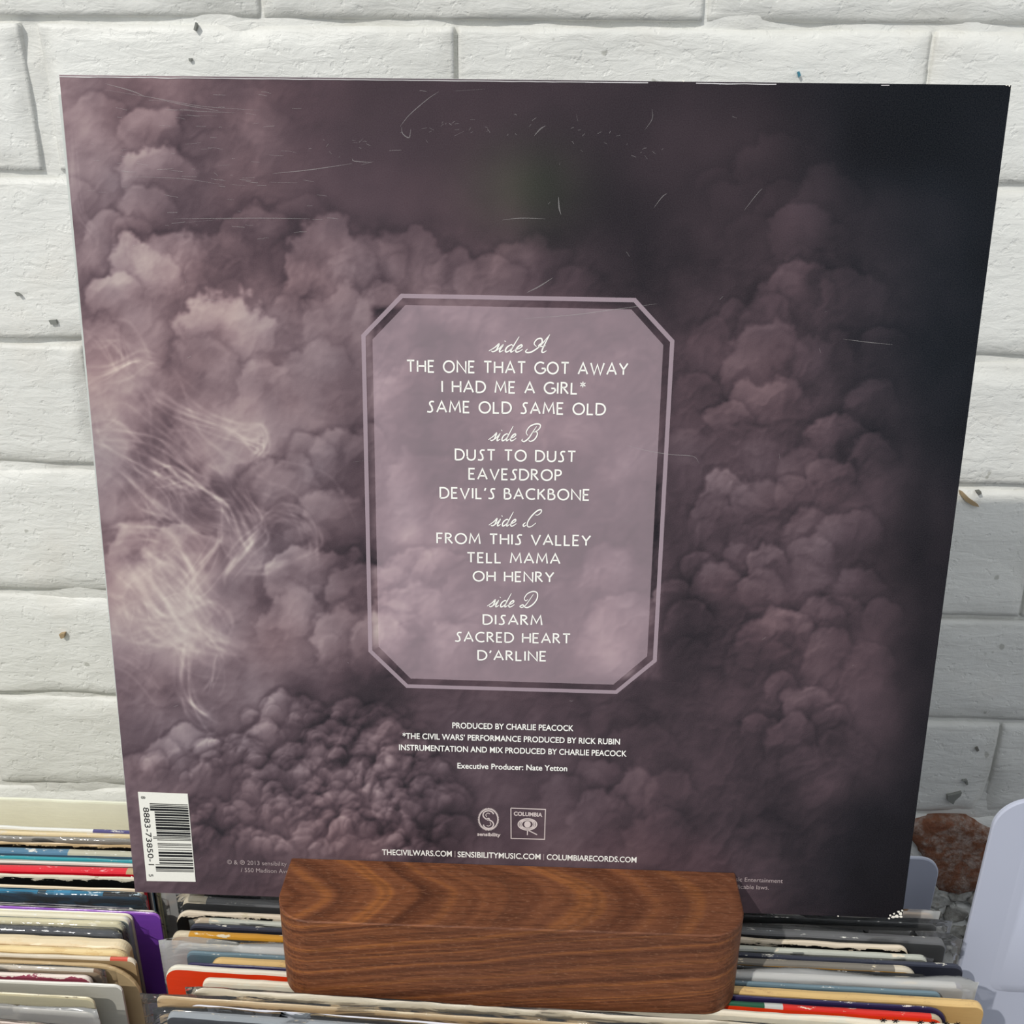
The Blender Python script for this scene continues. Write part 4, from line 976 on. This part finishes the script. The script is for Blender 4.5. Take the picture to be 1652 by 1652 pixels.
def bar_digits(s_, t0_, t1_, s_in, ht):
    V, Fc = text_mesh(s_, 0); xs_ = [v[0] for v in V]; x0, x1 = min(xs_), max(xs_); out = []
    for vx, vy in V:                                # reads from top to bottom
        p = bq(s_in + vy / .73 * ht, t0_ + (vx - x0) / (x1 - x0) * (t1_ - t0_)); out.append((p[0], -.00042, p[1]))
    link('digits', mesh('digits', out, Fc), BLK, bl)
bar_digits('8888'[0:1], .043, .070, .055, .09); bar_digits('8883-73850-1', .165, .815, .075, .12); bar_digits('5', .92, .948, .06, .09)

# worn corners, nicks, scratches
FL = flat('white_card_fibre', (236, 232, 220), .8)
def flake(c, pts, y=-.0003):
    P = [onsl(c[0] + x, c[1] + y_) for x, y_ in pts]; n_ = len(P)
    return [(p[0], y, p[1]) for p in P]
random.seed(3); V = []; Fc = []
for cx, cy, r_ in [(1452, 1473, 4), (1446, 1478, 4), (1440, 1479, 3), (1436, 1476, 2), (1449, 1470, 2.4), (1442, 1473, 2), (1455, 1468, 2), (1434, 1481, 2), (1453, 1478, 3), (1628, 138.5, 2.2), (1623, 138, 1.6), (1102, 131, 2), (1631, 142, 1.4), (213, 1414, 1.5), (209, 1395, 1.2), (1352, 1477, 1.6)]:
    b0 = len(V); V += flake((cx, cy), [(r_ * random.uniform(.5, 1.2) * math.cos(q), -r_ * random.uniform(.4, 1) * math.sin(q)) for q in np.linspace(0, 2 * math.pi, 8)[:-1]]); Fc.append(tuple(range(b0, b0 + 7)))
o = link('edge_wear', mesh('edge_wear', V, Fc), FL, sl); o['kind'] = 'stuff'
SCR = ink('scratch', (206, 202, 200), .3, .27); V = []; Fc = []
for pts, wd in [([(646, 204), (660, 186), (690, 160), (708, 148)], .9), ([(648, 206), (650, 216), (660, 222), (663, 208)], 1.2), ([(862, 219), (872, 208), (880, 203)], 1.4), ([(901, 318), (902, 335), (905, 346)], 1.6),
                ([(850, 472), (870, 462), (892, 448)], 1.5), ([(845, 514), (925, 508), (985, 500), (1060, 490)], 1.0), ([(170, 135), (210, 146), (235, 156)], 1.2), ([(235, 155), (300, 170), (350, 178)], .8), ([(290, 186), (350, 187)], .9),
                ([(440, 280), (500, 274), (568, 264)], 1.0), ([(569, 256), (572, 260), (600, 262)], 1.1), ([(583, 266), (602, 261)], 1.2), ([(435, 294), (480, 295)], 1.0), ([(280, 353), (420, 352), (500, 353)], .7), ([(300, 359), (380, 352)], .7),
                ([(1055, 335), (1068, 318), (1076, 312)], .9), ([(1200, 340), (1222, 312), (1230, 304)], .8), ([(732, 220), (748, 212)], 1), ([(1360, 547), (1400, 552), (1440, 556)], .8), ([(1000, 843), (1020, 839)], 1.2), ([(1010, 718), (1040, 726), (1080, 733), (1118, 736), (1128, 748)], .8), ([(320, 1388), (326, 1382)], 1),
                ([(170, 145), (260, 160), (330, 172), (420, 178)], .6), ([(265, 176), (330, 180), (380, 182)], .6), ([(200, 285), (290, 288), (360, 298)], .5), ([(930, 184), (932, 196)], .8), ([(735, 147), (782, 144)], .7), ([(1040, 210), (1052, 192), (1052, 176)], .6), ([(810, 355), (840, 352), (880, 353)], .8), ([(570, 745), (600, 742)], .7)]:
    tmp = []; ribbon(tmp, Fc_t := [], cat(pts, 5) if len(pts) > 2 else pts, wd, taper=lambda t: .3 + math.sin(math.pi * t))
    b0 = len(V); V += [tuple(p) for p in tmp]; Fc += [tuple(b0 + q for q in f) for f in Fc_t]
for _ in range(170):
    reg = random.random()
    if reg < .5: x, y_ = random.gauss(330, 110), random.gauss(260, 90); a_ = random.gauss(.05, .1)
    elif reg < .8: x, y_ = random.uniform(480, 1080), 0; y_ = 205 + ((x - 780) / 300) ** 2 * 55 + random.gauss(0, 12); a_ = random.uniform(-1, 1)
    else: x, y_ = random.uniform(160, 1400), random.uniform(180, 1200); a_ = random.uniform(-1.5, 1.5)
    if x < 120 or y_ < 145: continue
    l_ = random.uniform(3, 26) if reg < .5 else random.uniform(2, 9)
    tmp = []; ft = []; ribbon(tmp, ft, [(x, y_), (x + l_ / 2 * math.cos(a_), y_ + l_ / 2 * math.sin(a_) + random.gauss(0, .4)), (x + l_ * math.cos(a_), y_ + l_ * math.sin(a_))], random.uniform(.3, .7))
    b0 = len(V); V += [tuple(p) for p in tmp]; Fc += [tuple(b0 + q for q in f) for f in ft]
o = px_mesh('surface_scratches', V, Fc, SCR, -.00016); o['kind'] = 'stuff'
# glint along the top edge painted as a pale strip, and the inner sleeve sticking out at the left
V = []; Fc = []
P = [(-HW + S * i / 120, 0) for i in range(121)]
for x, _ in P:
    k_ = abs(fbm(x, 1, 1, 3, 70)); V += [(x, -.00012, S - .0006 - .0003 * k_), (x, .0002, S + .00015), (x, .0012 + .0004 * k_, S + .00015)]
for i in range(105): 
    if mnoise.noise(Vector((i * .11, 3, 3))) > -.55 + max(0, (i - 62) * .02): Fc += [(3 * i, 3 * i + 3, 3 * i + 4, 3 * i + 1), (3 * i + 1, 3 * i + 4, 3 * i + 5, 3 * i + 2)]
link('top_edge_glint', mesh('top_edge_glint', V, Fc), flat('painted_edge_glint', (190, 186, 186), .2), sl)
V, Fc = box(-HW - .0014, -HW + .02, .0010, .0022, .004, S - .006)
V[0] = (-HW - .0004, V[0][1], V[0][2]); V[2] = (-HW - .0004, V[2][1], V[2][2])
link('inner_sleeve', mesh('inner_sleeve', V, Fc), flat('pale_inner_sleeve', (206, 210, 204), .35), sl)

# handwritten-looking asterisks on the white cover edge, right front
V = []; Fc = []
for cx, cy in ((1425, 1646), (1445, 1647), (1485, 1649), (1505, 1650), (1526, 1651), (1545, 1652)):
    for q in range(3):
        a_ = q * math.pi / 3 + .2; tmp = []; ft = []
        ribbon(tmp, ft, [(cx - 6 * math.cos(a_), cy - 3.6 * math.sin(a_)), (cx + 6 * math.cos(a_), cy + 3.6 * math.sin(a_))], 1.4)
        b0 = len(V); V += [tuple(p) for p in tmp]; Fc += [tuple(b0 + k2 for k2 in f) for f in ft]
cov = [o for o in bpy.data.objects if o.name.startswith('record_cover') and 'rough fibres' in o.get('label', '')][0]
bpy.context.view_layer.update()
zt_ = -.0214
P = [onz(x, y_, zt_) for x, y_ in V]; inv = cov.matrix_world.inverted()
link('printed_asterisks', mesh('printed_asterisks', [tuple(inv @ Vector(p)) for p in P], Fc), BLK, cov)
